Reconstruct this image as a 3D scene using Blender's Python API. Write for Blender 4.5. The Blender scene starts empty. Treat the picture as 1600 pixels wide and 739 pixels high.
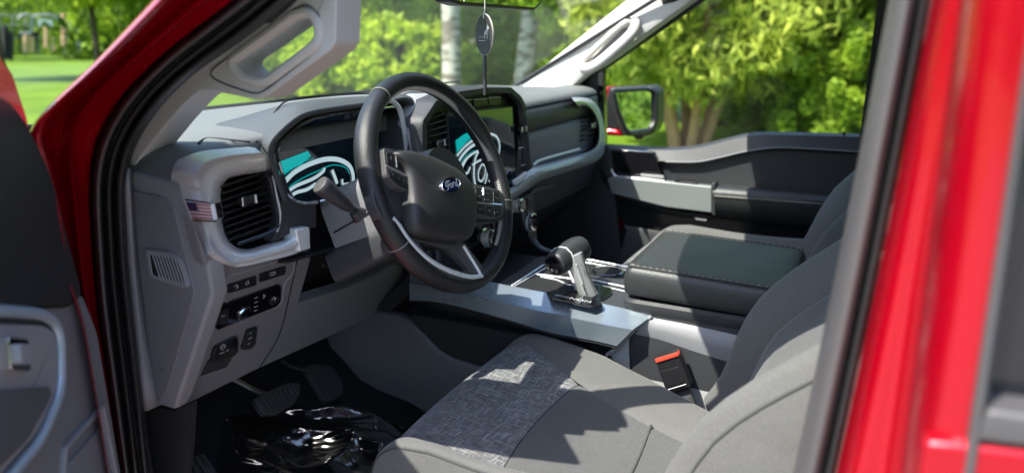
import bpy, bmesh, math, random
import numpy as np
from mathutils import Vector, Matrix
random.seed(7); np.random.seed(7)
V = Vector
S = bpy.context.scene
COL = S.collection

# ------------------------------------------------------------------ camera
F = V((.867, .424, -.269)).normalized()
R = F.cross(V((0, 0, 1))).normalized()
U = R.cross(F)
C = V((-1.40, -.62, .235)); FP = 1110.0
cam_d = bpy.data.cameras.new('camera'); cam = bpy.data.objects.new('camera', cam_d); COL.objects.link(cam)
cam.matrix_world = Matrix(((R.x, U.x, -F.x, C.x), (R.y, U.y, -F.y, C.y), (R.z, U.z, -F.z, C.z), (0, 0, 0, 1)))
cam_d.sensor_width = 36; cam_d.lens = FP / 1600 * 36
cam_d.clip_start = .02; cam_d.clip_end = 800
cam_d.dof.use_dof = True; cam_d.dof.focus_distance = 1.25; cam_d.dof.aperture_fstop = 2.7
S.camera = cam
# ------------------------------------------------------------------ light
SUN = V((-.60, .36, 1.0)).normalized()          # towards the sun
w = bpy.data.worlds.new('World'); S.world = w; w.use_nodes = True
nt = w.node_tree; sky = nt.nodes.new('ShaderNodeTexSky'); sky.sky_type = 'NISHITA'; sky.sun_disc = False
sky.sun_elevation = math.asin(SUN.z); sky.sun_rotation = math.atan2(SUN.x, SUN.y)
nt.links.new(sky.outputs[0], nt.nodes['Background'].inputs[0]); nt.nodes['Background'].inputs[1].default_value = .15
sd = bpy.data.lights.new('sun', 'SUN'); sd.energy = 3.2; sd.angle = math.radians(.5); sd.color = (1, .95, .86)
so = bpy.data.objects.new('sun', sd); COL.objects.link(so); so.rotation_euler = SUN.to_track_quat('Z', 'Y').to_euler()
S.view_settings.view_transform = 'Standard'; S.view_settings.look = 'None'; S.view_settings.exposure = 1.98
S.view_settings.gamma = 1; S.view_settings.use_curve_mapping = False
S.cycles.max_bounces = 8; S.cycles.transparent_max_bounces = 16; S.cycles.sample_clamp_indirect = 6
S.cycles.use_denoising = True

# ------------------------------------------------------------------ placing: a picture point on a known plane of the truck
def ray(u, v): return F + R * ((u - 800) / FP) + U * ((369.5 - v) / FP)
def PX(u, v, x): d = ray(u, v); return C + d * ((x - C.x) / d.x)
def PY(u, v, y): d = ray(u, v); return C + d * ((y - C.y) / d.y)
def PZ(u, v, z): d = ray(u, v); return C + d * ((z - C.z) / d.z)
def PP(u, v, p, n): d = ray(u, v); return C + d * ((p - C).dot(n) / d.dot(n))

# ------------------------------------------------------------------ materials
def mat(name, col, rough=.5, metal=0, coat=0, bump=0, bscale=400, spec=.5, var=0, sheen=0, emit=None, estr=0):
    m = bpy.data.materials.new(name); m.use_nodes = True; t = m.node_tree; b = t.nodes['Principled BSDF']
    c = (*col, 1)
    b.inputs['Base Color'].default_value = c; b.inputs['Roughness'].default_value = rough
    b.inputs['Metallic'].default_value = metal; b.inputs['Coat Weight'].default_value = coat
    b.inputs['Coat Roughness'].default_value = .04; b.inputs['Specular IOR Level'].default_value = spec
    b.inputs['Sheen Weight'].default_value = sheen
    if emit: b.inputs['Emission Color'].default_value = (*emit, 1); b.inputs['Emission Strength'].default_value = estr
    tc = t.nodes.new('ShaderNodeTexCoord')
    if bump:
        n = t.nodes.new('ShaderNodeTexNoise'); n.inputs['Scale'].default_value = bscale; n.inputs['Detail'].default_value = 3
        t.links.new(tc.outputs['Object'], n.inputs['Vector'])
        bp = t.nodes.new('ShaderNodeBump'); bp.inputs['Strength'].default_value = bump; bp.inputs['Distance'].default_value = .001
        t.links.new(n.outputs['Fac'], bp.inputs['Height']); t.links.new(bp.outputs[0], b.inputs['Normal'])
    if var:
        n = t.nodes.new('ShaderNodeTexNoise'); n.inputs['Scale'].default_value = 9; n.inputs['Detail'].default_value = 6
        t.links.new(tc.outputs['Object'], n.inputs['Vector'])
        r = t.nodes.new('ShaderNodeMapRange'); r.inputs['To Min'].default_value = 1 - var; r.inputs['To Max'].default_value = 1 + var
        t.links.new(n.outputs['Fac'], r.inputs['Value'])
        h = t.nodes.new('ShaderNodeHueSaturation'); h.inputs['Color'].default_value = c
        t.links.new(r.outputs[0], h.inputs['Value']); t.links.new(h.outputs[0], b.inputs['Base Color'])
        r2 = t.nodes.new('ShaderNodeMapRange'); r2.inputs['To Min'].default_value = max(rough - .1, 0.02); r2.inputs['To Max'].default_value = rough + .1
        t.links.new(n.outputs['Fac'], r2.inputs['Value']); t.links.new(r2.outputs[0], b.inputs['Roughness'])
    return m
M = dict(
    red=mat('red_paint', (.40, .0, .010), .26, .45, .45, var=.05),
    seal=mat('rubber_seal', (.018, .018, .019), .55, bump=.2, bscale=900, var=.1),
    tape=mat('grey_tape', (.065, .062, .064), .4, var=.1),
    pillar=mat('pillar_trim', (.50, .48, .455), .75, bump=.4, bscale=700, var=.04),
    litpillar=mat('far_pillar_sunlit_trim', (.62, .61, .58), .7, bump=.4, bscale=700, var=.04),  # same trim as the near pillar, sunlight put in as a lighter colour
    doortrim=mat('door_trim', (.19, .205, .205), .4, .2, var=.05),
    dashtrim=mat('dash_trim', (.42, .47, .50), .32, .3, var=.04), litside=mat('console_side_lightened_plastic', (.36, .365, .36), .6, bump=.35, bscale=1200, var=.05),  # console side: light grey plastic with colour lightened to offset the armrest's shade
    lgrey=mat('light_grey_plastic', (.235, .235, .248), .55, bump=.35, bscale=1200, var=.05),
    mgrey=mat('grey_plastic', (.175, .175, .188), .55, bump=.35, bscale=1200, var=.05),
    dgrey=mat('dark_grey_plastic', (.032, .033, .037), .5, bump=.4, bscale=1200, var=.08),
    pad=mat('dash_pad', (.125, .132, .128), .6, bump=.6, bscale=1100, var=.05),
    hood=mat('hood_pad', (.045, .048, .05), .5, bump=.7, bscale=1000, var=.06),
    tgrey=mat('tunnel_plastic', (.075, .076, .083), .6, bump=.35, bscale=1200, var=.06),
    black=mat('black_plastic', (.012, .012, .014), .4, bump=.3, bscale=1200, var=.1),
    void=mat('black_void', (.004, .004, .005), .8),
    carpet=mat('carpet', (.012, .012, .013), .95, bump=1, bscale=500, var=.3),
    gloss=mat('piano_black', (.006, .006, .008), .08, coat=.5),
    silver=mat('satin_silver', (.78, .79, .80), .30, .4, var=.04),
    trim=mat('silver_trim', (.24, .285, .33), .28, .65, var=.04),
    chrome=mat('chrome', (.85, .85, .86), .08, 1),
    leather=mat('black_leather', (.013, .013, .014), .36, spec=.4, bump=.7, bscale=650, var=.12),
    armlea=mat('armrest_leather', (.026, .028, .029), .40, bump=.7, bscale=550, var=.08),
    button=mat('button', (.014, .014, .016), .35, var=.1),
    mark=mat('white_marking', (.75, .75, .75), .5),
    stitch=mat('stitching', (.26, .24, .21), .8),
    darkst=mat('dark_stitching', (.05, .05, .05), .9),
    belt=mat('belt_webbing', (.05, .05, .055), .8, bump=1, bscale=900),
    redplas=mat('red_button_plastic', (.75, .06, .03), .4),
    blue=mat('emblem_blue', (.004, .012, .06), .2, coat=.6),
    teal=mat('screen_teal', (.0, .05, .06), .3, emit=(.0, .42, .42), estr=.22),
    scrw=mat('screen_white', (.1, .1, .1), .3, emit=(.50, .66, .72), estr=.22),
    rubber=mat('pedal_rubber', (.035, .033, .032), .65, bump=.5, bscale=600, var=.15),
    steel=mat('pedal_steel', (.35, .33, .28), .35, .9),
    headliner=mat('headliner', (.45, .44, .42), .9, bump=.5, bscale=300),
)
def screen_mat():
    m = mat('display_glass', (.004, .005, .007), .06, coat=.4, spec=.55, emit=(.0, .006, .012), estr=.08); return m
M['screen'] = screen_mat()
def glass(name, haze, tint=(1, 1, 1), refl=.8):
    m = bpy.data.materials.new(name); m.use_nodes = True; t = m.node_tree; t.nodes.clear()
    o = t.nodes.new('ShaderNodeOutputMaterial'); tr = t.nodes.new('ShaderNodeBsdfTransparent'); tr.inputs[0].default_value = (*tint, 1)
    g = t.nodes.new('ShaderNodeBsdfGlossy'); g.inputs['Roughness'].default_value = .02
    df = t.nodes.new('ShaderNodeBsdfDiffuse'); df.inputs[0].default_value = (.6, .62, .6, 1)
    lw_ = t.nodes.new('ShaderNodeLayerWeight'); pw5 = t.nodes.new('ShaderNodeMath'); pw5.operation = 'POWER'; pw5.inputs[1].default_value = 5; t.links.new(lw_.outputs['Facing'], pw5.inputs[0]); lw_.inputs[0].default_value = .5; fr = t.nodes.new('ShaderNodeMath'); fr.operation = 'MULTIPLY_ADD'; fr.inputs[1].default_value = .9; fr.inputs[2].default_value = .05; t.links.new(pw5.outputs[0], fr.inputs[0])
    mr = t.nodes.new('ShaderNodeMath'); mr.operation = 'MULTIPLY'; mr.inputs[1].default_value = refl
    t.links.new(fr.outputs[0], mr.inputs[0])
    mx = t.nodes.new('ShaderNodeMixShader'); mx2 = t.nodes.new('ShaderNodeMixShader')
    n = t.nodes.new('ShaderNodeTexNoise'); n.inputs['Scale'].default_value = 6; n.inputs['Detail'].default_value = 5
    tc = t.nodes.new('ShaderNodeTexCoord'); t.links.new(tc.outputs['Object'], n.inputs['Vector'])
    rr = t.nodes.new('ShaderNodeMapRange'); rr.inputs['To Min'].default_value = haze * .4; rr.inputs['To Max'].default_value = haze * 1.6
    t.links.new(n.outputs['Fac'], rr.inputs['Value']); t.links.new(rr.outputs[0], mx2.inputs[0])
    t.links.new(mr.outputs[0], mx.inputs[0]); t.links.new(tr.outputs[0], mx.inputs[1]); t.links.new(g.outputs[0], mx.inputs[2])
    t.links.new(mx.outputs[0], mx2.inputs[1]); t.links.new(df.outputs[0], mx2.inputs[2]); t.links.new(mx2.outputs[0], o.inputs[0])
    return m
M['wglass'] = glass('windscreen_glass', .02, (.95, .98, .95), .5)
M['sglass'] = glass('side_glass', .004, (.97, .99, .97), .25)
M['tint'] = glass('tinted_glass', .0, (.06, .06, .065))
M['film'] = glass('clear_film', .02, (.8, .8, .82))
def fabric(name, c1, c2, kind):
    m = mat(name, c1, .9, sheen=.15); t = m.node_tree; b = t.nodes['Principled BSDF']
    tc = t.nodes.new('ShaderNodeTexCoord')
    def noise(sc, stretch, rot=0):
        mp = t.nodes.new('ShaderNodeMapping'); mp.inputs['Scale'].default_value = stretch
        mp.inputs['Rotation'].default_value = (0, 0, rot)
        n = t.nodes.new('ShaderNodeTexNoise'); n.inputs['Scale'].default_value = sc; n.inputs['Detail'].default_value = 2
        t.links.new(tc.outputs['Object'], mp.inputs[0]); t.links.new(mp.outputs[0], n.inputs['Vector']); return n
    if kind == 'weave':
        a = noise(40, (17, 1.1, 1)); c = noise(40, (1.1, 17, 1))
        mx = t.nodes.new('ShaderNodeMath'); mx.operation = 'MAXIMUM'
        t.links.new(a.outputs['Fac'], mx.inputs[0]); t.links.new(c.outputs['Fac'], mx.inputs[1]); src = mx.outputs[0]; lo, hi = .52, .75
    else:
        a = noise(420 if kind == 'fine' else 330, (1, 1, 1) if kind == 'fine' else (1, 2.5, 1)); src = a.outputs['Fac']; lo, hi = .3, .7
    r = t.nodes.new('ShaderNodeMapRange'); r.inputs['From Min'].default_value = lo; r.inputs['From Max'].default_value = hi
    t.links.new(src, r.inputs['Value'])
    mc = t.nodes.new('ShaderNodeMix'); mc.data_type = 'RGBA'; mc.inputs[6].default_value = (*c1, 1); mc.inputs[7].default_value = (*c2, 1)
    t.links.new(r.outputs[0], mc.inputs[0]); t.links.new(mc.outputs[2], b.inputs['Base Color'])
    bp = t.nodes.new('ShaderNodeBump'); bp.inputs['Strength'].default_value = .35; bp.inputs['Distance'].default_value = .0004
    t.links.new(r.outputs[0], bp.inputs['Height'])
    big = noise(13, (1, 1, 1)); b2 = t.nodes.new('ShaderNodeBump'); b2.inputs['Strength'].default_value = .55; b2.inputs['Distance'].default_value = .012
    t.links.new(big.outputs['Fac'], b2.inputs['Height']); t.links.new(bp.outputs[0], b2.inputs['Normal']); t.links.new(b2.outputs[0], b.inputs['Normal'])
    return m
M['weave'] = fabric('woven_cloth', (.060, .062, .066), (.30, .30, .30), 'weave')
M['cloth'] = fabric('smooth_cloth', (.048, .050, .050), (.072, .075, .073), 'fine')
M['bolster'] = fabric('bolster_cloth', (.068, .069, .065), (.098, .098, .093), 'ribbed')

# ------------------------------------------------------------------ mesh helpers
def newell(p):
    n = V((0, 0, 0))
    for a, b in zip(p, p[1:] + p[:1]): n += V(((a.y - b.y) * (a.z + b.z), (a.z - b.z) * (a.x + b.x), (a.x - b.x) * (a.y + b.y)))
    return n.normalized()
def obj(name, vs, fs, m, parent=None, bev=0, seg=2, sub=0, solid=0, ang=38, fix=True, off=-1):
    me = bpy.data.meshes.new(name); me.from_pydata([tuple(v) for v in vs], [], fs)
    if fix or ang:
        bm = bmesh.new(); bm.from_mesh(me)
        if fix: bmesh.ops.recalc_face_normals(bm, faces=bm.faces[:])
        for f in bm.faces: f.smooth = True
        for e in bm.edges:
            if len(e.link_faces) == 2 and e.calc_face_angle(0) > math.radians(ang): e.smooth = False
        bm.to_mesh(me); bm.free()
    o = bpy.data.objects.new(name, me); COL.objects.link(o)
    me.materials.append(m if not isinstance(m, str) else M[m])
    if parent: o.parent = parent
    if sub: s = o.modifiers.new('s', 'SUBSURF'); s.levels = s.render_levels = sub
    if solid: s = o.modifiers.new('t', 'SOLIDIFY'); s.thickness = solid; s.offset = off
    if bev:
        b = o.modifiers.new('b', 'BEVEL'); b.width = bev; b.segments = seg; b.limit_method = 'ANGLE'; b.angle_limit = math.radians(32)
        b.harden_normals = False
        n = o.modifiers.new('n', 'WEIGHTED_NORMAL'); n.keep_sharp = False; n.weight = 80
        for e in me.edges: e.use_edge_sharp = False
    return o
def rnd(p, r, n=3):
    """round the corners of an outline"""
    out = []
    for i in range(len(p)):
        a, b, c = p[i - 1], p[i], p[(i + 1) % len(p)]
        rr = r[i] if isinstance(r, (list, tuple)) else r
        d1 = min(rr, (a - b).length * .45); d2 = min(rr, (c - b).length * .45)
        p1 = b + (a - b).normalized() * d1; p2 = b + (c - b).normalized() * d2
        if rr <= 0: out.append(b); continue
        for k in range(n + 1):
            t = k / n; out.append(p1.lerp(b, t).lerp(b.lerp(p2, t), t))
    return out
def slab(name, pts, th, m, parent=None, bev=0, lift=0, **k):
    n = newell(pts)
    if n.dot(C - pts[0]) < 0: n = -n
    a = [p + n * lift for p in pts]; b = [p + n * (lift - th) for p in pts]; N = len(pts)
    fs = [list(range(N)), list(range(2 * N - 1, N - 1, -1))] + [[i, (i + 1) % N, N + (i + 1) % N, N + i] for i in range(N)]
    return obj(name, a + b, fs, m, parent, bev, **k)
def frame(name, outer, inner, th, m, parent=None, bev=0, lift=0, ilift=0, **k):
    n = newell(outer)
    if n.dot(C - outer[0]) < 0: n = -n
    N = len(outer); L = [p + n * lift for p in outer] + [p + n * (lift + ilift) for p in inner] + [p + n * (lift - th) for p in inner] + [p + n * (lift - th) for p in outer]
    fs = []
    for i in range(N):
        j = (i + 1) % N
        for r0, r1 in ((0, 1), (1, 2), (2, 3), (3, 0)): fs.append([r0 * N + i, r0 * N + j, r1 * N + j, r1 * N + i])
    return obj(name, L, fs, m, parent, bev, **k)
def grow(p, f):
    c = sum(p, V((0, 0, 0))) / len(p); return [c + (q - c) * f for q in p]
def inset(p, d):
    """offset a planar outline inwards by d metres"""
    n = newell(p); out = []
    for i in range(len(p)):
        a, b, c = p[i - 1], p[i], p[(i + 1) % len(p)]
        e1 = (b - a).normalized(); e2 = (c - b).normalized(); n1 = n.cross(e1); n2 = n.cross(e2)
        s = n1 + n2; s = s / max(s.dot(s) / 2, .3); out.append(b + s * d)
    return out
def resample(p, n, smooth=True):
    if smooth and len(p) > 2:
        q = []
        for i in range(len(p) - 1):
            a, b, c, d = p[max(i - 1, 0)], p[i], p[i + 1], p[min(i + 2, len(p) - 1)]
            for k in range(8):
                t = k / 8; q.append(.5 * ((2 * b) + (c - a) * t + (2 * a - 5 * b + 4 * c - d) * t * t + (3 * b - a - 3 * c + d) * t ** 3))
        q.append(p[-1]); p = q
    L = [0]
    for a, b in zip(p, p[1:]): L.append(L[-1] + (b - a).length)
    out = []; j = 0
    for i in range(n):
        s = L[-1] * i / (n - 1)
        while j < len(p) - 2 and L[j + 1] < s: j += 1
        t = (s - L[j]) / max(L[j + 1] - L[j], 1e-9); out.append(p[j].lerp(p[j + 1], min(t, 1)))
    return out
def loft(name, rows, m, parent=None, closed=False, caps=False, **k):
    n = len(rows[0]); vs = [v for r in rows for v in r]; fs = []
    for i in range(len(rows) - 1):
        for j in range(n if closed else n - 1):
            jj = (j + 1) % n; fs.append([i * n + j, i * n + jj, (i + 1) * n + jj, (i + 1) * n + j])
    if caps: fs += [list(range(n)), list(range((len(rows) - 1) * n, len(rows) * n))[::-1]]
    return obj(name, vs, fs, m, parent, **k)
def tubev(path, r, sg=10, closed=False, flat=1, up=None):
    n = len(path); rows = []; prev = None
    for i, p in enumerate(path):
        a = path[i - 1] if (closed or i) else p; b = path[(i + 1) % n] if (closed or i < n - 1) else p
        t = (b - a).normalized()
        if up is not None: x = up.cross(t).normalized()
        else:
            x = t.orthogonal().normalized() if prev is None else (prev - t * prev.dot(t)).normalized()
        prev = x; y = t.cross(x); rr = r[i] if isinstance(r, (list, tuple)) else r
        rows.append([p + x * math.cos(2 * math.pi * k / sg) * rr + y * math.sin(2 * math.pi * k / sg) * rr * flat for k in range(sg)])
    if closed: rows.append(rows[0])
    return rows
def tube(name, path, r, m, parent=None, sg=10, closed=False, flat=1, up=None, **k):
    if closed:
        rows = tubev(path, r, sg, True, flat, up)[:-1]; n = sg; N = len(rows); vs = [v for q in rows for v in q]
        fs = [[i * n + j, i * n + (j + 1) % n, ((i + 1) % N) * n + (j + 1) % n, ((i + 1) % N) * n + j] for i in range(N) for j in range(n)]
        return obj(name, vs, fs, m, parent, **k)
    return loft(name, tubev(path, r, sg, False, flat, up), m, parent, closed=True, caps=True, **k)
def box(name, c, s, m, parent=None, bev=.002, ax=None, **k):
    ax = ax or (V((1, 0, 0)), V((0, 1, 0)), V((0, 0, 1))); c = V(c)
    vs = [c + ax[0] * s[0] / 2 * i + ax[1] * s[1] / 2 * j + ax[2] * s[2] / 2 * l for i in (-1, 1) for j in (-1, 1) for l in (-1, 1)]
    fs = [[0, 1, 3, 2], [4, 6, 7, 5], [0, 4, 5, 1], [2, 3, 7, 6], [0, 2, 6, 4], [1, 5, 7, 3]]
    return obj(name, vs, fs, m, parent, bev, **k)
def cyl(name, p0, p1, prof, m, parent=None, sg=28, **k):
    """prof: (t along p0-p1, radius) list"""
    d = p1 - p0; z = d.normalized(); x = z.orthogonal().normalized(); y = z.cross(x)
    rows = [[p0 + d * t + (x * math.cos(2 * math.pi * i / sg) + y * math.sin(2 * math.pi * i / sg)) * r for i in range(sg)] for t, r in prof]
    return loft(name, rows, m, parent, closed=True, caps=True, **k)
def multi(name, prims, m, parent=None, **k):
    """several vertex/face lists merged as the marks of one printed legend"""
    vs = []; fs = []
    for v, f in prims:
        o = len(vs); vs += list(v); fs += [[i + o for i in q] for q in f]
    return obj(name, vs, fs, m, parent, fix=False, **k)
def ribbon(path, wdt, n, lift=0):
    vs = []; fs = []
    for i, p in enumerate(path):
        a = path[max(i - 1, 0)]; b = path[min(i + 1, len(path) - 1)]; t = (b - a).normalized(); s = n.cross(t).normalized()
        ww = wdt[i] if isinstance(wdt, (list, tuple)) else wdt
        vs += [p + s * ww / 2 + n * lift, p - s * ww / 2 + n * lift]
        if i: fs.append([2 * i - 2, 2 * i - 1, 2 * i + 1, 2 * i])
    return vs, fs
def thing(name, label, cat, loc=(0, 0, 0), group=None):
    o = bpy.data.objects.new(name, None); COL.objects.link(o); o.empty_display_size = .05
    o['label'] = label; o['category'] = cat
    if group: o['group'] = group
    BASES.append((o, V(loc)))
    return o
def tag(o, label, cat, group=None):
    o['label'] = label; o['category'] = cat
    if group: o['group'] = group
    return o
def px(f, pts, *a): return [f(u, v, *a) for u, v in pts]
GZ = -1.32; BASES = []

def holed(name, outer, holes, th, m, parent=None, bev=0, lift=0, **k):
    n = newell(outer)
    if n.dot(C - outer[0]) < 0: n = -n
    bm = bmesh.new(); es = []
    for L in [outer] + holes:
        vs = [bm.verts.new(p + n * lift) for p in L]
        es += [bm.edges.new((vs[i], vs[(i + 1) % len(vs)])) for i in range(len(vs))]
    bmesh.ops.triangle_fill(bm, edges=es, use_beauty=True, use_dissolve=False)
    r = bmesh.ops.extrude_face_region(bm, geom=bm.faces[:])
    for v in [g for g in r['geom'] if isinstance(g, bmesh.types.BMVert)]: v.co -= n * th
    bmesh.ops.recalc_face_normals(bm, faces=bm.faces[:])
    bmesh.ops.dissolve_limit(bm, angle_limit=.01, verts=bm.verts[:], edges=bm.edges[:])
    bmesh.ops.triangulate(bm, faces=[f for f in bm.faces if len(f.verts) > 4])
    vs = [v.co.copy() for v in bm.verts]; bm.verts.index_update(); fs = [[v.index for v in f.verts] for f in bm.faces]; bm.free()
    return obj(name, vs, fs, m, parent, bev, **k)
def lerp2(a, b, t): return (a[0] + (b[0] - a[0]) * t, a[1] + (b[1] - a[1]) * t)
def res2(p, n): return [(q.x, q.y) for q in resample([V((a, b, 0)) for a, b in p], n)]

# =================================================================== truck body
T = thing('pickup_truck', 'red pickup truck whose open front doorway shows its grey and black cabin', 'pickup truck', (0, 0, GZ))
N = 40
R0 = res2([(275, -40), (240, 0), (150, 95), (48, 197), (58, 250), (80, 310), (92, 370), (108, 455), (130, 520), (170, 760)], N)
E0 = res2([(415, -40), (372, 0), (315, 42), (260, 85), (225, 118), (200, 145), (175, 180), (157, 215), (147, 250), (142, 300), (145, 370), (152, 470), (165, 570), (192, 760)], N)
E1 = res2([(500, -38), (455, 0), (400, 47), (310, 110), (270, 145), (240, 180), (215, 220), (202, 255), (197, 300), (201, 400), (211, 500), (222, 600), (238, 760)], N)
rows = []
for t, x in ((0, -.90), (.02, -.925), (.07, -.93), (.16, -.925), (.21, -.905), (.26, -.86), (.42, -.835), (.52, -.85), (.60, -.855), (.72, -.835), (.82, -.815), (.93, -.83), (1, -.80)):
    rows.append([PX(*lerp2(a, b, t), x) for a, b in zip(R0, E0)])
loft('front_pillar', rows, 'red', T, ang=70, sub=1)
rows = []
for t, x in ((0, -.80), (.04, -.815), (.15, -.828), (.27, -.822), (.33, -.80), (.36, -.79)):
    rows.append([PX(*lerp2(a, b, t), x) for a, b in zip(E0, E1)])
loft('door_seal', rows, 'tape', T, ang=80, sub=1)
rows = []
for t, x in ((.35, -.78), (.37, -.80), (.44, -.818), (.53, -.822), (.60, -.80), (.62, -.785), (.65, -.79), (.72, -.806), (.85, -.806), (.95, -.79), (1.0, -.765), (1.03, -.74)):
    rows.append([PX(*lerp2(a, b, t), x) for a, b in zip(E0, E1)])
loft('door_seal', rows, 'seal', T, ang=80, sub=1)
# driver side pillar trim with the grab handle in it
outer = px(PX, [(520, -40), (470, -10), (400, 45), (310, 108), (268, 143), (238, 178), (213, 218), (199, 255), (199, 272), (207, 268), (216, 250), (240, 220), (262, 192), (285, 166), (298, 153),
                (312, 143), (331, 141), (384, 153), (400, 156), (415, 152), (517, 78), (524, 66), (526, -40)], -.745)
hole = rnd(px(PX, [(364, 100), (466, 28), (486, 24), (497, 46), (494, 64), (415, 124), (384, 120)], -.745), .012)
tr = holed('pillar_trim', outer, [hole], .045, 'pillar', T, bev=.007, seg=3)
seam = [grow([p], 1)[0] for p in px(PX, [(327, 117), (332, 108), (470, 8), (483, 9), (498, 22), (505, 50), (498, 76), (418, 139), (405, 146), (392, 146), (340, 128)], -.7461)]
tube('handle_seam', resample(rnd(seam, .02) + [rnd(seam, .02)[0]], 90), .0009, 'dgrey', tr, sg=5)
# lip round the handle opening
tube('grab_handle', [p for p in resample(inset(hole, -.004) + [inset(hole, -.004)[0]], 60)][:-1], .0065, 'pillar', tr, sg=8, closed=True)
loft('sill_trim', [[PX(u, v, x) for u, v in L] for L, x in ((res2([(195, 262), (200, 400), (209, 500), (224, 643)], 12), -.775), (res2([(201, 262), (209, 400), (220, 520), (232, 641)], 12), -.77), (res2([(206, 264), (216, 400), (230, 520), (247, 634)], 12), -.757))], 'lgrey', T, solid=.01)
# dark kick panel below the dash end
slab('kick_panel', px(PX, [(205, 640), (250, 637), (272, 641), (300, 629), (296, 700), (270, 900), (205, 900)], -.735), .01, 'carpet', T)

# passenger pillar
a = res2([(806, 139), (860, 98), (983, 0), (1050, -50)], 14); b = res2([(892, 152), (921, 117), (943, 109), (1019, 54), (1096, 0), (1165, -50)], 14)
rows = [[PX(*lerp2(p, q, t), x) for p, q in zip(a, b)] for t, x in ((-.02, .74), (0, .722), (.05, .714), (.3, .712), (.6, .714), (.9, .72), (.98, .74), (1, .77))]
pt = loft('pillar_trim', rows, 'litpillar', T, ang=60, sub=1)
slab('grab_recess', rnd(px(PX, [(925, 93), (975, 44), (985, 46), (978, 60), (934, 98), (926, 100)], .712), .008), .004, 'mgrey', pt, bev=.001)
h = resample([PX(989, 30, .735), PX(993, 39, .70), PX(985, 56, .685), PX(955, 84, .685), PX(930, 103, .685), PX(915, 107, .70), PX(909, 103, .735)], 26)
tube('grab_handle', h, [.013 + .004 * math.sin(math.pi * i / 25) for i in range(26)], 'pillar', pt, sg=12, flat=1)
tube('grab_handle', resample([PX(912, 100, .73), PX(920, 87, .70), PX(950, 58, .70), PX(978, 35, .70), PX(992, 33, .73)], 20), .009, 'pillar', pt, sg=10)
rows = [[PX(*lerp2(p, q, t), x) for p, q in zip(a, b)] for t, x in ((.97, .76), (1.0, .75), (1.03, .755), (1.05, .79))]
loft('door_seal', rows, 'seal', T, ang=80)
slab('quarter_trim', px(PX, [(880, 152), (905, 122), (943, 108), (943, 232), (935, 232)], .775), .02, 'black', T, bev=.002)
slab('quarter_trim', px(PX, [(934, 112), (943, 104), (945, 232), (934, 232)], .772), .03, 'gloss', T, bev=.002)
# windscreen
def ws(t, s):          # t across -1..1, s up 0..1
    c = (1 - abs(t) ** 2.2)
    return V((t * (.735 - .035 * s), (.50 + .24 * c) * (1 - s) + (-.20 + .11 * c) * s, (.035 + 0 * c) * (1 - s) + .43 * s))
g = loft('windscreen', [[ws(-1 + 2 * i / 24, s / 8) for i in range(25)] for s in range(9)], 'wglass', T)
tube('windscreen_edge', [ws(1, s / 8) + V((-.012, -.006, 0)) for s in range(9)], .006, 'seal', T, sg=6)
# hood, cowl, wiper
rows = []
for y in (.86, 1.0, 1.3, 1.7, 2.0, 2.12, 2.16):
    rows.append([V((x * (1 - .04 * (y - .86)), y, -.055 + .02 * math.cos(x * 1.5) + .014 * math.exp(-((abs(x) - .55) / .06) ** 2) - .07 * max(0, y - 1.3) ** 2 - .2 * max(0, abs(x) - .8))) for x in np.linspace(-.93, .93, 33)])
loft('hood', rows, 'red', T, solid=.02)
loft('cowl', [[V((x, y - .1 * abs(x / .9) ** 2.2 * 1.5, z)) for x in np.linspace(-.8, .8, 17)] for y, z in ((.66, .03), (.74, -.0), (.84, -.03), (.90, -.06))], 'black', T)
tube('wiper', [V((-.66, .70, .035)), V((-.35, .80, .04)), V((-.02, .86, .035))], .008, 'black', T, sg=8)
tube('wiper', [V((.0, .84, .035)), V((.3, .82, .04)), V((.6, .7, .035))], .008, 'black', T, sg=8)
for s in (-1, 1):
    loft('fender', [[V((s * x, y, z)) for y in np.linspace(.55, 2.1, 12)] for x, z in ((.88, -.06), (.93, -.09), (.97, -.2), (.98, -.5), (.95, -.85))], 'red', T, solid=.01)
# roof and outer shell
def roof_row(y, zt, bow=0): return [V((x, y + bow * (1 - abs(x / .7) ** 2.2), zt - .04 * abs(x / .7) ** 3)) for x in np.linspace(-RX, RX, 17)]
RX = .68
YH = -.19
loft('roof', [roof_row(y, z, bw) for y, z, bw in ((YH, .45, .10), (YH - .2, .495, .08), (-.7, .535, .03), (-1.2, .54, 0), (-2.0, .53, 0))], 'red', T, solid=.03, off=1)
loft('headliner', [[v + V((0, 0, -.045)) for v in roof_row(y, z, bw)] for y, z, bw in ((YH, .46, .10), (YH - .2, .50, .08), (-.7, .535, .03), (-1.2, .54, 0), (-1.98, .52, 0))], 'headliner', T)
for s in (-1, 1):
    tube('roof_rail', resample([V((s * .765, .02, .275)), V((s * .725, -.15, .385)), V((s * .70, -.40, .45)), V((s * .69, -1.2, .48)), V((s * .69, -2.0, .48))], 30), .03, 'seal', T, sg=12)
    pass
slab('back_wall', [V((-.85, -2.0, -.75)), V((.85, -2.0, -.75)), V((.85, -2.0, -.02)), V((-.85, -2.0, -.02))], .04, 'dgrey', T)
slab('rear_window', [V((-.8, -2.0, -.02)), V((.8, -2.0, -.02)), V((.68, -2.0, .48)), V((-.68, -2.0, .48))], .005, 'tint', T)
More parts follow.
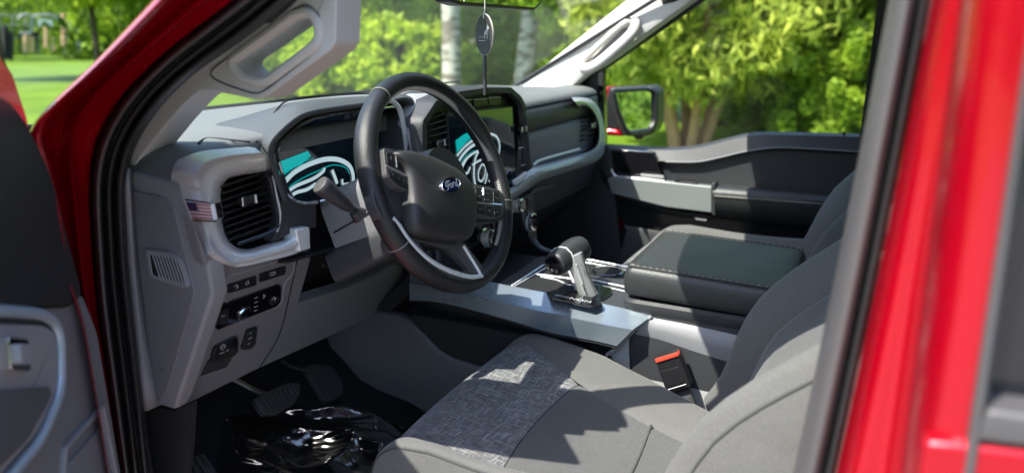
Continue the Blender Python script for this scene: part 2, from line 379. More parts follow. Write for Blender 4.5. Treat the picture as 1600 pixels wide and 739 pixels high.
# floor, firewall, tunnel
box('floor_pan', (0, -.75, -.72), (1.72, 2.6, .06), 'carpet', T)
slab('firewall', [V((-.8, .35, -.70)), V((.8, .35, -.70)), V((.8, .85, -.42)), V((-.8, .85, -.42))], .03, 'carpet', T)
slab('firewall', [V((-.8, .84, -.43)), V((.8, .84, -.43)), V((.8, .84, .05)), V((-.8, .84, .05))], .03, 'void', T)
box('rocker', (-.84, -.75, -.74), (.10, 2.4, .10), 'seal', T, bev=.01)
box('rocker', (-.95, -.6, -.86), (.10, 3.4, .2), 'red', T, bev=.02)
box('rocker', (.93, -.6, -.80), (.12, 3.0, .3), 'red', T, bev=.02)
# driver side rear pillar: vertical strips between picture lines, each with its own depth
def vstrip(lines, m, name, **k):
    return loft(name, [[PX(a + (b - a) * t + bow * 4 * t * (1 - t), -30 + 800 * t, x + (-.0) * t) for t in np.linspace(0, 1, 14)] for a, b, x, bow in lines], m, T, **k)
vstrip([(1394, 1232, -.74, 4), (1398, 1236, -.78, 4), (1412, 1250, -.797, 4), (1426, 1264, -.80, 4), (1434, 1273, -.795, 4), (1441, 1280, -.78, 4)], 'tape', 'door_seal', sub=1, ang=80)
vstrip([(1440, 1279, -.775, 4), (1444, 1283, -.79, 4), (1452, 1291, -.80, 4), (1458, 1298, -.79, 4)], 'seal', 'door_seal', sub=1, ang=80)
vstrip([(1455, 1292, -.77, 4), (1463, 1302, -.80, 4), (1476, 1318, -.825, 3), (1490, 1340, -.835, 2), (1500, 1362, -.832, 2), (1510, 1385, -.835, 0), (1520, 1400, -.86, 0), (1524, 1412, -.87, 0), (1530, 1425, -.86, 0)], 'red', 'rear_pillar', sub=1, ang=80)
box('rear_pillar_trim', (-.74, -.72, -.1), (.05, .16, 1.2), 'dgrey', T, bev=.01)

# =================================================================== rear door
D2 = thing('rear_door', 'closed red rear door of the truck behind the bare door pillar', 'car door', (-.93, -.75, GZ + .5))
def dstrip(lines, m, name, par, **k):
    return loft(name, [[PX(a + (b - a) * t, -30 + 800 * t, x) for t in np.linspace(0, 1, 14)] for a, b, x in lines], m, par, **k)
dstrip([(1500, 1380, -.83), (1504, 1390, -.87), (1510, 1405, -.905), (1522, 1418, -.922), (1545, 1440, -.935), (1575, 1465, -.94), (1612, 1492, -.942), (1625, 1503, -.942)], 'red', 'door_skin', D2, sub=1, ang=80)
dstrip([(1618, 1497, -.944), (1622, 1502, -.950), (1632, 1514, -.952), (1638, 1520, -.950), (1642, 1524, -.93)], 'tape', 'window_trim', D2, sub=1, ang=80)
wl = lambda v: 1642 + (1524 - 1642) * (v + 30) / 800
slab('window_glass', px(PX, [(wl(-30), -30), (1900, -30), (1900, 690), (wl(645), 645)], -.925), .004, 'gloss', D2)
slab('window_sill', px(PX, [(wl(642), 640), (1900, 690), (1900, 740), (1515, 690)], -.95), .03, 'tape', D2, bev=.004)
slab('door_skin', px(PX, [(1440, 688), (1515, 694), (1900, 735), (1900, 1500), (1350, 1500)], -.948), .02, 'red', D2, bev=.006)
box('door_skin', (-.93, -1.4, -.45), (.03, 1.25, .85), 'red', D2, bev=.01)

# =================================================================== open driver door
LD = thing('front_door', 'open driver door at the left edge with dark trim and silver handle surround', 'car door', (-.9, .2, GZ + .5))
DP = V((-.88, .22, 0)); DN = V((.6, -.8, 0))
slab('window_frame', px(PP, [(-200, -80), (-40, 20), (0, 84), (22, 115), (44, 182), (60, 260), (30, 260), (-200, 260)], DP - DN * .03, DN), .02, 'red', LD, bev=.005)
slab('mirror_trim', rnd(px(PP, [(-200, 130), (0, 147), (24, 163), (50, 205), (80, 270), (104, 360), (131, 462), (112, 480), (-200, 490)], DP + DN * .005, DN), .02), .04, 'black', LD, bev=.012, seg=4)
pan = rnd(px(PP, [(-300, 480), (60, 477), (98, 481), (114, 474), (128, 458), (152, 520), (194, 770), (194, 1100), (-300, 1100)], DP, DN), .01)
ring = rnd(px(PP, [(-60, 486), (42, 492), (62, 505), (71, 530), (72, 612), (38, 690), (-60, 800)], DP, DN), .02, 4)
slab('door_panel', pan, .05, 'mgrey', LD, bev=.008, seg=3)
slab('handle_bezel_base', inset(ring, -.010), .02, 'dgrey', LD, bev=.006, lift=.012, seg=3)
hr = inset(ring, .012)
slab('handle_recess', hr, .01, 'lgrey', LD, lift=.016, bev=.002)
tube('handle_surround', [p + DN * .014 for p in resample(ring + [ring[0]], 90)[:-1]], .006, mat('bright_surround', (.36, .42, .48), .3, .3), LD, sg=10, closed=True)
slab('pull_pocket', rnd(px(PP, [(-40, 612), (50, 606), (52, 622), (12, 690), (-40, 738)], DP + DN * .002, DN), .01), .004, 'tgrey', LD, lift=.0175, bev=.001)
lb = rnd(px(PP, [(5, 527), (38, 530), (42, 580), (10, 578)], DP + DN * .02, DN), .004)
bz = slab('lock_switch', lb, .01, 'chrome', LD, bev=.002, lift=.004); slab('rocker_switch', grow(lb, .6), .01, 'lgrey', bz, lift=.01, bev=.002)
pk = px(PP, [(92, 760), (97, 698), (158, 630), (184, 760)], DP + DN * .001, DN)
frame('map_pocket', pk, inset(pk, .006 if newell(pk).dot(DN) > 0 else .006), .01, 'lgrey', LD, lift=.005, bev=.002)
slab('pocket_lid', px(PP, [(102, 760), (112, 720), (158, 668), (175, 760)], DP + DN * .004, DN), .01, 'mgrey', LD, bev=.002)
# =================================================================== dashboard
DB = thing('dashboard', 'grey and black dashboard with silver trim, displays and air vents under the windscreen', 'dashboard', (0, .3, GZ + .6))
YD, YP = .17, .13
xs = [-.748, -.747, -.742, -.730, -.71, -.66, -.5, -.3, 0, .3, .6, .70, .735, .75, .755]
zs = [.040, .055, .070, .083, .089, .092, .094, .096, .096, .094, .090, .086, .078, .062, .03]
def padrow(y, dz=0): return [V((x, y, z + dz)) for x, z in zip(xs, zs)]
loft('dash_pad', [padrow(.19, -.03), padrow(.192, -.006), padrow(.20, 0), padrow(.3, .002), padrow(.5, 0), padrow(.64, -.006), padrow(.675, -.012), padrow(.68, -.05)], 'pad', DB, ang=80)
tube('defroster_seam', [V((x, .615, .0945)) for x in np.linspace(-.72, .72, 30)], .0035, 'void', DB, sg=6)
loft('defroster_grille', [[V((x, y, z)) for x in np.linspace(-.72, .72, 20)] for y, z in ((.62, .094), (.69, .085), (.78, .045))], 'dgrey', DB)
tube('pad_seam', resample([PZ(310, 224, .0925), PZ(318, 218, .0925), PZ(328, 216, .0925), PZ(360, 219, .0925), PZ(390, 222, .0925)], 20) , .0016, 'void', DB, sg=5)
# passenger side top edge rolling over
a = [V((x, 0, 0)) for x in np.linspace(.16, .72, 16)]
loft('dash_pad', [[V((p.x, y, z)) for p in a] for y, z in ((.22, .094), (.17, .092), (.14, .086), (.128, .078), (.126, .070), (.135, .066))], 'pad', DB, ang=80)
loft('passenger_band', [[V((p.x, y, z - (p.x - .2) * .0)) for p in a] for y, z in ((.14, .068), (.124, .064), (.120, .04), (.122, .018), (.135, .008))], 'hood', DB, ang=80)
loft('passenger_panel', [[V((p.x, y, z)) for p in a] for y, z in ((.14, .008), (.128, .002), (.126, -.02), (.130, -.07), (.135, -.10))], 'mgrey', DB, ang=80)
tube('accent_strip', resample([PY(833, 258, .124), PY(845, 250, .122), PY(905, 233, .122)], 12), .004, 'silver', DB, sg=8)
# trim running across and up round the outer vent
up = res2([(700, 290), (745, 296), (788, 296), (806, 288), (829, 263), (850, 257), (900, 243), (922, 236), (932, 227), (935, 205), (930, 184), (921, 170), (912, 166), (905, 168)], 50)
lo = res2([(700, 330), (745, 327), (793, 313), (810, 306), (834, 289), (848, 281), (900, 264), (930, 253), (943, 240), (946, 220), (943, 192), (934, 166), (918, 154), (893, 153)], 50)
loft('silver_trim', [[PY(*lerp2(p, q, t), y) for p, q in zip(up, lo)] for t, y in ((-.05, .14), (0, .12), (.06, .107), (.3, .098), (.6, .096), (.75, .104), (.95, .108), (1, .118), (1.02, .14))], 'dashtrim', DB, ang=50)
def vent(quad, name, par, y, ns, gap, ctrl=None, rim=None, thick=.0028):
    """quad px: TL TR BR BL on plane y"""
    q = px(PY, quad, y); bk = [p + V((0, .03, 0)) for p in q]
    b = slab(name, rnd(bk, .008), .004, 'void', par)
    for i in range(ns):
        t = (i + .5) / ns; a = q[0].lerp(q[3], t); c = q[1].lerp(q[2], t)
        box('slat', (a + c) / 2 + V((0, .012, 0)), ((c - a).length, .022, thick), 'black', b, bev=.0008, ax=((c - a).normalized(), V((0, .9, -.43)), V((0, .43, .9))))
    for i in range(5):
        t = (i + .7) / 5; a = q[0].lerp(q[1], t); c = q[3].lerp(q[2], t)
        box('vane', (a + c) / 2 + V((0, .026, 0)), (.0015, .012, (a - c).length), 'black', b, bev=0)
    if ctrl:
        p = PY(*ctrl, y - .004)
        h = box('direction_tab', p, (.026, .016, .012), 'black', b, bev=.003)
        box('tab_accent', p + V((-.013, -.007, 0)), (.005, .004, .013), 'chrome', h, bev=.001); box('tab_accent', p + V((.010, -.008, .0)), (.003, .004, .013), 'silver', h, bev=.001)
    return b
vent([(914, 180), (934, 176), (936, 218), (914, 224)], 'air_vent', DB, .112, 6, 0, (924, 196))
slab('vent_backing', px(PY, [(900, 162), (930, 164), (941, 190), (943, 245), (905, 250)], .145), .01, 'void', DB)
# lower glove box area
gb = [V((.21, .125, -.125)), V((.76, .125, -.13)), V((.76, .30, -.36)), V((.21, .30, -.36))]
slab('glove_box', [V((.20, .120, -.12)), V((.765, .120, -.125)), V((.765, .15, -.22)), V((.20, .15, -.22))], .05, 'dgrey', DB, bev=.01)
slab('glove_box', [V((.20, .150, -.217)), V((.765, .150, -.222)), V((.765, .33, -.40)), V((.20, .33, -.40))], .05, 'dgrey', DB, bev=.006)
tube('glove_box_latch', [PY(832, 298, .122), PY(850, 291, .122), PY(853, 296, .122)], .003, 'black', DB, sg=6)
slab('glove_box_handle', px(PY, [(828, 300), (868, 287), (862, 293), (832, 304)], .119), .004, 'black', DB, bev=.001)
# ---- left end
endp = px(PX, [(203, 266), (283, 287), (290, 312), (304, 348), (322, 398), (332, 462), (273, 641), (250, 634), (226, 642)], -.752)
ec = slab('end_cap', endp, .03, 'lgrey', DB, bev=.006, seg=3)
slab('end_panel', rnd(px(PX, [(206, 297), (256, 307), (273, 322), (282, 360), (306, 458), (262, 610), (248, 628), (232, 632), (214, 430)], -.752), .006), .006, 'mgrey', ec, lift=.0025, bev=.002)
dv = px(PX, [(229, 389), (270, 394), (284, 404), (298, 446), (290, 451), (236, 434)], -.755)
sv = frame('side_vent', rnd(dv, .006), rnd(inset(dv, .007), .004), .006, 'lgrey', ec, lift=.003, bev=.001)
slab('vent_hole', inset(dv, .006), .001, 'void', sv, lift=.0015)
for i in range(9):
    t = .10 + i * .095
    a_ = lerp2((232, 393), (285, 406), t); b_ = lerp2((246, 437), (300, 449), t)
    tube('vent_bar', [PX(*a_, -.759), PX(*b_, -.759)], .0012, 'lgrey', sv, sg=6)
mk = [ribbon([PX(u, v, -.7562) for u, v in L], .0008, V((-1, 0, 0))) for L in ([(245, 572), (247, 588), (255, 590)], [(251, 570), (253, 582)], [(248, 579), (256, 577)])]
multi('moulded_mark', mk, 'dgrey', ec)
# C shaped silver surround of the driver's outer vent
st = [((418, 270), (414, 243), (398, 231)), ((385, 273), (375, 247), (350, 233)), ((360, 278), (342, 255), (312, 238)), ((350, 287), (323, 267), (294, 252)), ((346, 298), (315, 290), (284, 275)),
      ((345, 325), (318, 325), (287, 305)), ((347, 345), (325, 348), (300, 345)), ((353, 368), (336, 383), (322, 388)), ((366, 384), (352, 402), (342, 407)), ((388, 389), (377, 410), (371, 417)),
      ((428, 377), (425, 398), (424, 406)), ((448, 371), (452, 390), (453, 399)), ((462, 358), (468, 384), (469, 393)), ((484, 355), (484, 380), (485, 388))]
ra, rb, rc = [res2([s[i] for s in st], 60) for i in range(3)]
def y_out(i): return .165
rows = []
for t, y in ((0, .215), (.03, .185), (.3, .168), (.75, .160), (.95, .160)): rows.append([PY(*lerp2(p, q, t), y) for p, q in zip(ra, rb)])
top = [min(1, max(0, (26 - i) / 6)) for i in range(60)]
def outer_pt(p, i, e=0):
    if i < 14: return PZ(*p, .086 - e * .01)
    if i < 20:
        k = (i - 14) / 6; return PZ(*p, .086 - e * .01).lerp(PX(*p, -.7535 + e * .01), k)
    if i < 36: return PX(*p, -.7535 + e * .01)
    if i < 42: return PX(*p, -.7535).lerp(PY(*p, .165 + e * .02), (i - 36) / 6)
    return PY(*p, .165 + e * .02)
rows.append([PY(*lerp2(p, q, .06), .162).lerp(outer_pt(lerp2(p, q, .12), i), .5) for i, (p, q) in enumerate(zip(rb, rc))])
rows.append([outer_pt(lerp2(p, q, .35), i) for i, (p, q) in enumerate(zip(rb, rc))])
rows.append([outer_pt(q, i) for i, (p, q) in enumerate(zip(rb, rc))])
rows.append([outer_pt(q, i, 1) + V((0, .02, -.0)) for i, (p, q) in enumerate(zip(rb, rc))])
c = loft('vent_surround', rows, 'silver', DB, ang=60)
slab('surround_end', px(PY, [(462, 358), (484, 354), (486, 388), (469, 394)], .159), .03, 'silver', DB, bev=.003)
vb = vent([(347, 292), (418, 268), (432, 358), (362, 384)], 'air_vent', DB, .178, 9, 0, (385, 312))
tube('vent_rim', resample([PY(419, 270, .165), PY(424, 285, .163), PY(432, 325, .163), PY(434, 345, .163), PY(428, 360, .165), PY(372, 381, .168)], 30), .0025, 'gloss', DB, sg=8)
tube('vent_rim', resample([PY(426, 275, .164), PY(431, 300, .162), PY(438, 335, .162), PY(433, 362, .165)], 24), .0016, 'silver', DB, sg=8)
# badge with stripes and a star field between two chrome blocks
bq = px(PX, [(291, 314), (330, 319), (335, 344), (302, 342)], -.760)
bd = slab('flag_badge', bq, .006, 'mark', DB, bev=.001)
def bil(q, s, t): return q[0].lerp(q[1], s).lerp(q[3].lerp(q[2], s), t)
red2 = mat('badge_red', (.45, .06, .07), .4)
for i in range(5):
    multi('stripe', [([bil(bq, .02, .06 + i * .2), bil(bq, .98, .06 + i * .2), bil(bq, .98, .15 + i * .2), bil(bq, .02, .15 + i * .2)], [[0, 1, 2, 3]])], red2, bd).location = (-.0012, 0, 0)
multi('star_field', [([bil(bq, .02, .02), bil(bq, .42, .02), bil(bq, .42, .5), bil(bq, .02, .5)], [[0, 1, 2, 3]])], mat('badge_navy', (.05, .03, .07), .4), bd).location = (-.0018, 0, 0)
slab('badge_end', px(PY, [(328, 318), (346, 314), (351, 341), (334, 345)], .157), .006, 'chrome', bd, bev=.0015)
tube('badge_rim', [PX(290, 312, -.7605), PX(332, 318, -.7605)], .0012, 'chrome', bd, sg=6); tube('badge_rim', [PX(302, 344, -.7605), PX(337, 346, -.7605)], .0012, 'chrome', bd, sg=6)
# black facia between vent and cluster
slab('cluster_facia', px(PY, [(420, 262), (432, 262), (470, 322), (495, 318), (495, 356), (462, 360), (440, 374), (425, 378), (433, 360), (438, 338)], .172), .02, 'dgrey', DB, bev=.003)
slab('cluster_facia', px(PY, [(470, 315), (660, 270), (660, 330), (486, 402), (484, 350)], .20), .02, 'black', DB)
# ---- cluster
ci = px(PY, [(449, 305), (437, 270), (428, 240), (432, 226), (468, 194), (490, 184), (540, 176), (600, 168)], YD) + [V((-.285, YD, .112)), V((-.262, YD, .095)), V((-.250, YD, .05)), V((-.252, YD, -.0)), V((-.27, YD, -.028))]
ci += [PY(492, 316, YD), PY(470, 318, YD), PY(457, 314, YD)]
cir = rnd(ci, .006, 2)
loft('cluster_tunnel', [[p + V((0, .002, 0)) for p in cir], [p + V((0, .035, 0)) for p in grow(cir, .985)]], 'gloss', DB, closed=True)
scp = [p + V((0, .034, 0)) for p in grow(cir, .99)]
cs = slab('cluster_display', scp, .004, 'screen', DB)
YS = YD + .0335
def marks(strokes, y, nm, m, par):
    pr = [ribbon(resample([PY(u, v, y) for u, v in L], max(2, 6 * len(L))) if len(L) > 2 else [PY(u, v, y) for u, v in L], wd, V((0, -1, 0))) for L, wd in strokes]
    return multi(nm, pr, m, par)
slabteal = px(PY, [(434, 254), (455, 246), (481, 236), (486, 244), (470, 258), (455, 264), (437, 277)], YS - .001)
multi('lit_band', [(slabteal, [list(range(7))])], 'teal', cs)
marks([([(441, 290), (450, 279), (462, 268), (485, 256), (510, 249), (530, 250), (545, 258), (551, 270), (552, 284), (549, 292)], .0085), ([(446, 303), (462, 291), (490, 279), (505, 268), (507, 262)], .006),
       ([(519, 266), (523, 276), (527, 287)], .007), ([(535, 280), (536, 288), (545, 287)], .005), ([(452, 309), (463, 301), (480, 296), (494, 287)], .006)], YS - .0015, 'logo_stroke', 'scrw', cs)
marks([([(440, 284), (455, 270), (475, 258), (500, 248)], .0016), ([(447, 297), (462, 285), (480, 275), (500, 266), (520, 258), (540, 262), (546, 272)], .0016), ([(437, 279), (452, 267), (470, 255), (490, 247)], .0012)], YS - .0015, 'screen_line', 'teal', cs)
tube('cluster_bezel', resample([p + V((0, -.004, 0)) for p in cir[-8:]] + [p + V((0, -.004, 0)) for p in cir[:-8]], 120, False), .0028, 'chrome', DB, sg=8)
tube('cluster_side_bar', resample([PY(600, 152, .15), PY(622, 167, .145), PY(631, 200, .145), PY(636, 240, .15)], 20), .005, 'silver', DB, sg=8)
# hood over the cluster
def gy(L, y): return px(PY, L, y)
I = gy([(446, 312), (434, 272), (426, 240), (430, 224), (466, 192), (489, 182), (540, 174), (600, 166)], YD) + [V((-.28, YD, .116)), V((-.255, YD, .10)), V((-.243, YD, .05)), V((-.243, YD, -.0))]
M1 = gy([(441, 314), (427, 272), (417, 243), (423, 219), (460, 185), (487, 174), (540, 165), (600, 157)], YD - .02) + [V((-.265, YD - .02, .128)), V((-.24, YD - .02, .105)), V((-.23, YD - .02, .05)), V((-.23, YD - .01, -.0))]
M2 = gy([(436, 316), (420, 272), (408, 243), (414, 212), (450, 175), (480, 161), (540, 154), (600, 150)], YD + .01) + [V((-.24, YD, .132)), V((-.21, YD, .11)), V((-.205, YD, .05)), V((-.205, YD, -.0))]
O = gy([(434, 318), (416, 275), (402, 245), (405, 216), (432, 173), (457, 156), (520, 150), (600, 147)], .225) + [V((-.225, .225, .132)), V((-.195, .225, .11)), V((-.19, .225, .05)), V((-.19, .225, -.0))]
B = [p + V((.0, .13, -.005)) for p in O]; B = [V((p.x, p.y, min(p.z, .098))) for p in B]
hd = [resample(L, 60) for L in (I, [p.lerp(q, .3) + V((0, -.012, 0)) for p, q in zip(I, M1)], M1, M2, O, B)]
hd[0] = [p + V((0, .012, 0)) for p in hd[0]]
loft('cluster_hood', hd, 'hood', DB, ang=80, sub=1)
tube('hood_seam', resample([PZ(400, 222, .094), PY(407, 214, .222), PY(432, 172, .222), PY(457, 155, .222), PY(520, 149, .222), PY(600, 146, .222)], 40), .0014, 'void', DB, sg=6)
# dash pad between cluster and stack, its sunlight put in as paler grey
pw = [gy([(618, 178), (628, 152), (650, 145), (690, 140)], .20), gy([(622, 195), (634, 168), (655, 150), (700, 142)], .16), gy([(636, 215), (645, 185), (662, 166), (700, 146)], .14), gy([(650, 265), (655, 205), (668, 172), (700, 150)], .13)]
loft('dash_pad', [resample(L, 16) for L in pw], 'lgrey', DB, ang=80)
slab('stack_side', gy([(630, 215), (660, 195), (662, 290), (640, 290)], .165), .02, 'dgrey', DB, bev=.004)
# ---- centre stack
so_ = gy([(657, 290), (656, 190), (678, 157), (714, 142), (759, 136), (797, 136), (814, 151), (820, 165), (830, 272)], .116)
si = gy([(667, 290), (666, 194), (684, 165), (733, 151), (759, 147), (797, 147), (808, 158), (814, 168), (823, 272)], .116)
rs = [[p + V((0, .10, -.0)) for p in so_], so_, [p.lerp(q, .12) + V((0, -.004, 0)) for p, q in zip(so_, si)], [p.lerp(q, .85) + V((0, -.004, 0)) for p, q in zip(so_, si)], si, [p + V((0, .010, 0)) for p in si]]
loft('stack_hood', [rnd(r_[:1] + r_[1:-1] + r_[-1:], .012, 3) if 0 else resample(r_, 70, False) for r_ in rs], 'dgrey', DB, ang=50)
slab('stack_face', gy([(662, 300), (666, 192), (684, 163), (733, 149), (799, 145), (814, 162), (826, 275), (815, 305)], .135), .02, 'black', DB, bev=.002)
vent([(670, 186), (697, 176), (706, 262), (670, 268)], 'air_vent', DB, .122, 9, 0, (685, 224))
vent([(805, 168), (812, 166), (820, 232), (810, 235)], 'air_vent', DB, .122, 8, 0, (815, 202), thick=.002)
bz = gy([(698, 176), (802, 165), (808, 288), (708, 300)], .125)
sb = frame('screen_bezel', bz, inset(bz, .004), .008, 'dgrey', DB, bev=.0012)
sc = slab('centre_display', inset(bz, .003), .004, 'screen', DB, lift=-.001)
YC = .1245
multi('lit_band', [(gy([(712, 220), (724, 211), (736, 205), (740, 212), (727, 223), (714, 238)], YC), [list(range(6))])], 'teal', sc)
marks([([(716, 255), (722, 244), (733, 232), (745, 224), (758, 216)], .007), ([(714, 244), (727, 229), (745, 216), (757, 211), (768, 210), (777, 215), (781, 228), (779, 245)], .0055), ([(720, 262), (727, 250), (738, 241), (748, 236), (753, 238)], .005),
       ([(736, 242), (729, 249), (723, 262), (725, 271), (731, 270), (735, 261)], .0055), ([(748, 236), (743, 248), (741, 262), (741, 278), (744, 294)], .0065), ([(738, 258), (746, 253), (752, 250)], .005),
       ([(753, 257), (748, 268), (748, 280), (753, 283), (758, 273), (758, 260), (753, 257)], .0045), ([(763, 262), (761, 275), (758, 287)], .0055), ([(762, 270), (768, 263), (771, 268)], .0045), ([(764, 284), (770, 275), (776, 258), (777, 248)], .0055)],
      YC - .0004, 'logo_stroke', 'scrw', sc)
marks([([(713, 240), (725, 226), (740, 215)], .0016), ([(718, 259), (727, 245), (742, 235)], .0014)], YC - .0005, 'screen_line', 'teal', sc)
for q in ([(711, 159), (736, 156), (738, 167), (714, 170)], [(739, 156), (761, 154), (763, 164), (742, 167)], [(763, 153), (782, 152), (783, 162), (765, 164)]):
    b_ = slab('stack_button', rnd(gy(q, .122), .002), .010, 'button', DB, bev=.0015)
    tube('button_accent', [PY(*q[0], .1205) , PY(*q[1], .1205)], .0012, 'silver', b_, sg=6)
for q in ([(811, 232), (818, 230)], [(815, 259), (821, 257)]): tube('slot_accent', gy(q, .118), .0015, 'silver', DB, sg=6)
slab('stack_corner', gy([(805, 283), (824, 268), (822, 279), (807, 290)], .10), .01, 'silver', DB, bev=.002)
# lower stack with the knobs
slab('stack_panel', [V((-.16, .14, -.10)), V((.24, .14, -.10)), V((.24, .16, -.245)), V((-.16, .16, -.245))], .06, 'black', DB, bev=.008)
slab('stack_panel', gy([(812, 312), (834, 300), (840, 372), (832, 382), (818, 352)], .115), .04, 'dgrey', DB, bev=.003)
for v_ in (318, 338, 362): slab('stack_button', gy([(824, v_ - 8), (832, v_ - 11), (834, v_ + 4), (826, v_ + 7)], .112), .008, 'button', DB, bev=.0015)
def knob(u, v, y, r, ln, par, nm='rotary_knob'):
    p = PY(u, v, y); a = V((0, -1, .12)).normalized()
    k = cyl(nm, p, p + a * ln, [(0, r * 1.02), (.1, r * 1.12), (.3, r * 1.12), (.34, r * .94), (.82, r), (.97, r * .96), (1, r * .84)], 'chrome', par, ang=30)
    cyl('knob_face', p + a * (ln * .9), p + a * (ln + .0012), [(0, r * .80), (1, r * .78)], 'gloss', k)
    cyl('knob_grip', p + a * ln * .36, p + a * ln * .8, [(0, r * 1.02), (.5, r * 1.035), (1, r * 1.02)], 'silver', k)
    return k
knob(752, 372, .145, .020, .036, DB)
knob(797, 321, .145, .017, .036, DB)
knob(811, 347, .145, .024, .045, DB)
for u, v in ((770, 378), (776, 352)): slab('stack_button', gy([(u - 6, v - 6), (u + 5, v - 8), (u + 6, v + 3), (u - 5, v + 6)], .135), .01, 'button', DB, bev=.002)
# ---- knee panel and its switches
KP = V((0, .172, -.08)); KN = V((0, -1, -.53)).normalized()
def k_(L, d=0): return px(PP, L, KP + KN * d, KN)
kp = slab('knee_panel', k_([(302, 345), (322, 394), (345, 408), (375, 418), (483, 391), (486, 405), (467, 474), (545, 449), (590, 429), (614, 414), (632, 414), (625, 440), (601, 485), (530, 519), (406, 575), (273, 641), (331, 462)]), .025, 'mgrey', DB, bev=.005, seg=3, lift=0)
tube('panel_seam', resample(k_([(474, 395), (464, 409), (457, 440), (437, 521), (406, 573)], .0005), 30), .0011, 'void', kp, sg=6)
tube('panel_ridge', resample(rnd(k_([(350, 470), (352, 436), (360, 430), (452, 403), (461, 408), (458, 428), (445, 440), (441, 470), (432, 480), (420, 486)], .0), .01), 60), .0018, 'lgrey', kp, sg=8)
def sw(L, name='switch', m='button', lift=.003, par=None, r=.003): return slab(name, rnd(k_(L), r), .006, m, par or kp, lift=lift, bev=.0015)
def legend(par, strokes, d=.0036, wd=.0011, col='mark'):
    return multi('legend', [ribbon(k_(L, d), wd, KN) for L in strokes], col, par)
b1_ = sw([(355, 444), (399, 430), (399, 444), (354, 457)]); legend(b1_, [[(366, 448), (370, 445), (372, 449), (369, 451)], [(383, 443), (388, 439), (389, 443), (384, 445)]])
b2_ = sw([(405, 427), (445, 415), (444, 427), (404, 440)]); legend(b2_, [[(421, 429), (424, 426), (430, 425), (431, 428), (422, 431)]])
lp = sw([(344, 475), (434, 443), (438, 446), (437, 470), (431, 477), (338, 514), (335, 510)], 'light_switch_panel', 'gloss')
sw([(342, 484), (355, 479), (354, 500), (340, 505)], 'switch', 'button', .0045, lp); legend(lp, [[(346, 495), (352, 492)]], .006)
legend(lp, [[(398, 466), (403, 464)], [(398, 473), (403, 471)], [(397, 480), (403, 478)], [(397, 486), (402, 484)], [(411, 466), (415, 461)], [(412, 460), (413, 464)]])
def kcyl(u, v, r, ln, m, par, name, prof): 
    p = k_([(u, v)])[0] + KN * .003; return cyl(name, p, p + KN * ln, [(t, r * q) for t, q in prof], m, par, ang=30)
kn = kcyl(379, 488, .0125, .003, 'chrome', lp, 'light_knob', [(0, 1.05), (.2, 1.1), (.9, 1.03), (1, .92)])
kcyl(379, 488, .0108, .0036, 'gloss', kn, 'knob_face', [(0, 1), (.96, 1), (1, .97)])
k2 = kcyl(426, 467, .0085, .004, 'button', lp, 'dimmer_knob', [(0, 1.05), (.9, 1), (1, .85)]); legend(k2, [[(425, 469), (428, 464), (431, 467), (429, 470)]], .0078, .0016)
pb = sw([(328, 550), (332, 540), (367, 523), (368, 545), (360, 553), (326, 563)], 'parking_brake_switch', 'gloss', .008)
legend(pb, [[(345, 540), (348, 538), (352, 539), (352, 543), (348, 546), (345, 544), (345, 540)], [(347, 542), (350, 541)]], .0088, .001)
LT = {'P': [[(0, 0), (0, 1)], [(0, 1), (.7, 1), (.7, .5), (0, .5)]], 'U': [[(0, 1), (0, 0), (.7, 0), (.7, 1)]], 'L': [[(0, 1), (0, 0), (.7, 0)]], 'O': [[(0, 0), (0, 1), (.7, 1), (.7, 0), (0, 0)]], 'N': [[(0, 0), (0, 1), (.7, 0), (.7, 1)]],
      'R': [[(0, 0), (0, 1), (.7, 1), (.7, .5), (0, .5)], [(.3, .5), (.7, 0)]], 'D': [[(0, 0), (0, 1), (.5, 1), (.7, .7), (.7, .3), (.5, 0), (0, 0)]], 'M': [[(0, 0), (0, 1), (.35, .4), (.7, 1), (.7, 0)]], 'S': [[(.7, 1), (0, 1), (0, .5), (.7, .5), (.7, 0), (0, 0)]], ' ': []}
def text(s, o, dx, dy, n, wd):
    pr = []
    for i, ch in enumerate(s):
        for L in LT[ch]: pr.append(ribbon([o + dx * (i + a) + dy * b for a, b in L], wd, n))
    return pr
o_ = k_([(343, 554)], .0088)[0]; e_ = k_([(358, 547)], .0088)[0]
multi('legend', text('PULL ON', o_, (e_ - o_) / 7, KN.cross(e_ - o_).normalized() * .003 * (1 if KN.cross(e_ - o_).z > 0 else -1), KN, .0006), 'mark', pb)
sw2 = sw([(384, 514), (400, 509), (397, 536), (389, 544), (375, 544)], 'pedal_adjust_switch', 'button', .004); legend(sw2, [[(390, 521), (393, 519)], [(388, 530), (393, 527)], [(387, 538), (390, 536)]], .0046, .0016)
fr = k_([(312, 588), (324, 562), (362, 551), (371, 546), (354, 574)]); slab('switch_recess', fr, .006, 'dgrey', kp, lift=.0006); tube('recess_rim', fr[:1] + [fr[4]] + [fr[3]], .0014, 'lgrey', kp, sg=6)
# recess under the column
hole_ = k_([(478, 400), (585, 366), (625, 375), (630, 400), (614, 418), (590, 432), (545, 452), (464, 478)], -.05)
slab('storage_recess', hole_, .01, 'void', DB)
slab('recess_shelf', [V((-.60, .16, -.10)), V((-.26, .16, -.12)), V((-.26, .3, -.14)), V((-.60, .3, -.12))], .004, 'black', DB)
tube('tilt_lever', resample([PY(516, 404, .17), PY(524, 411, .165), PY(531, 418, .16), PY(537, 413, .165)], 14), .004, 'steel', DB, sg=8)
tube('tilt_lever', [PY(505, 415, .18), PY(545, 410, .18)], .004, 'black', DB, sg=8)
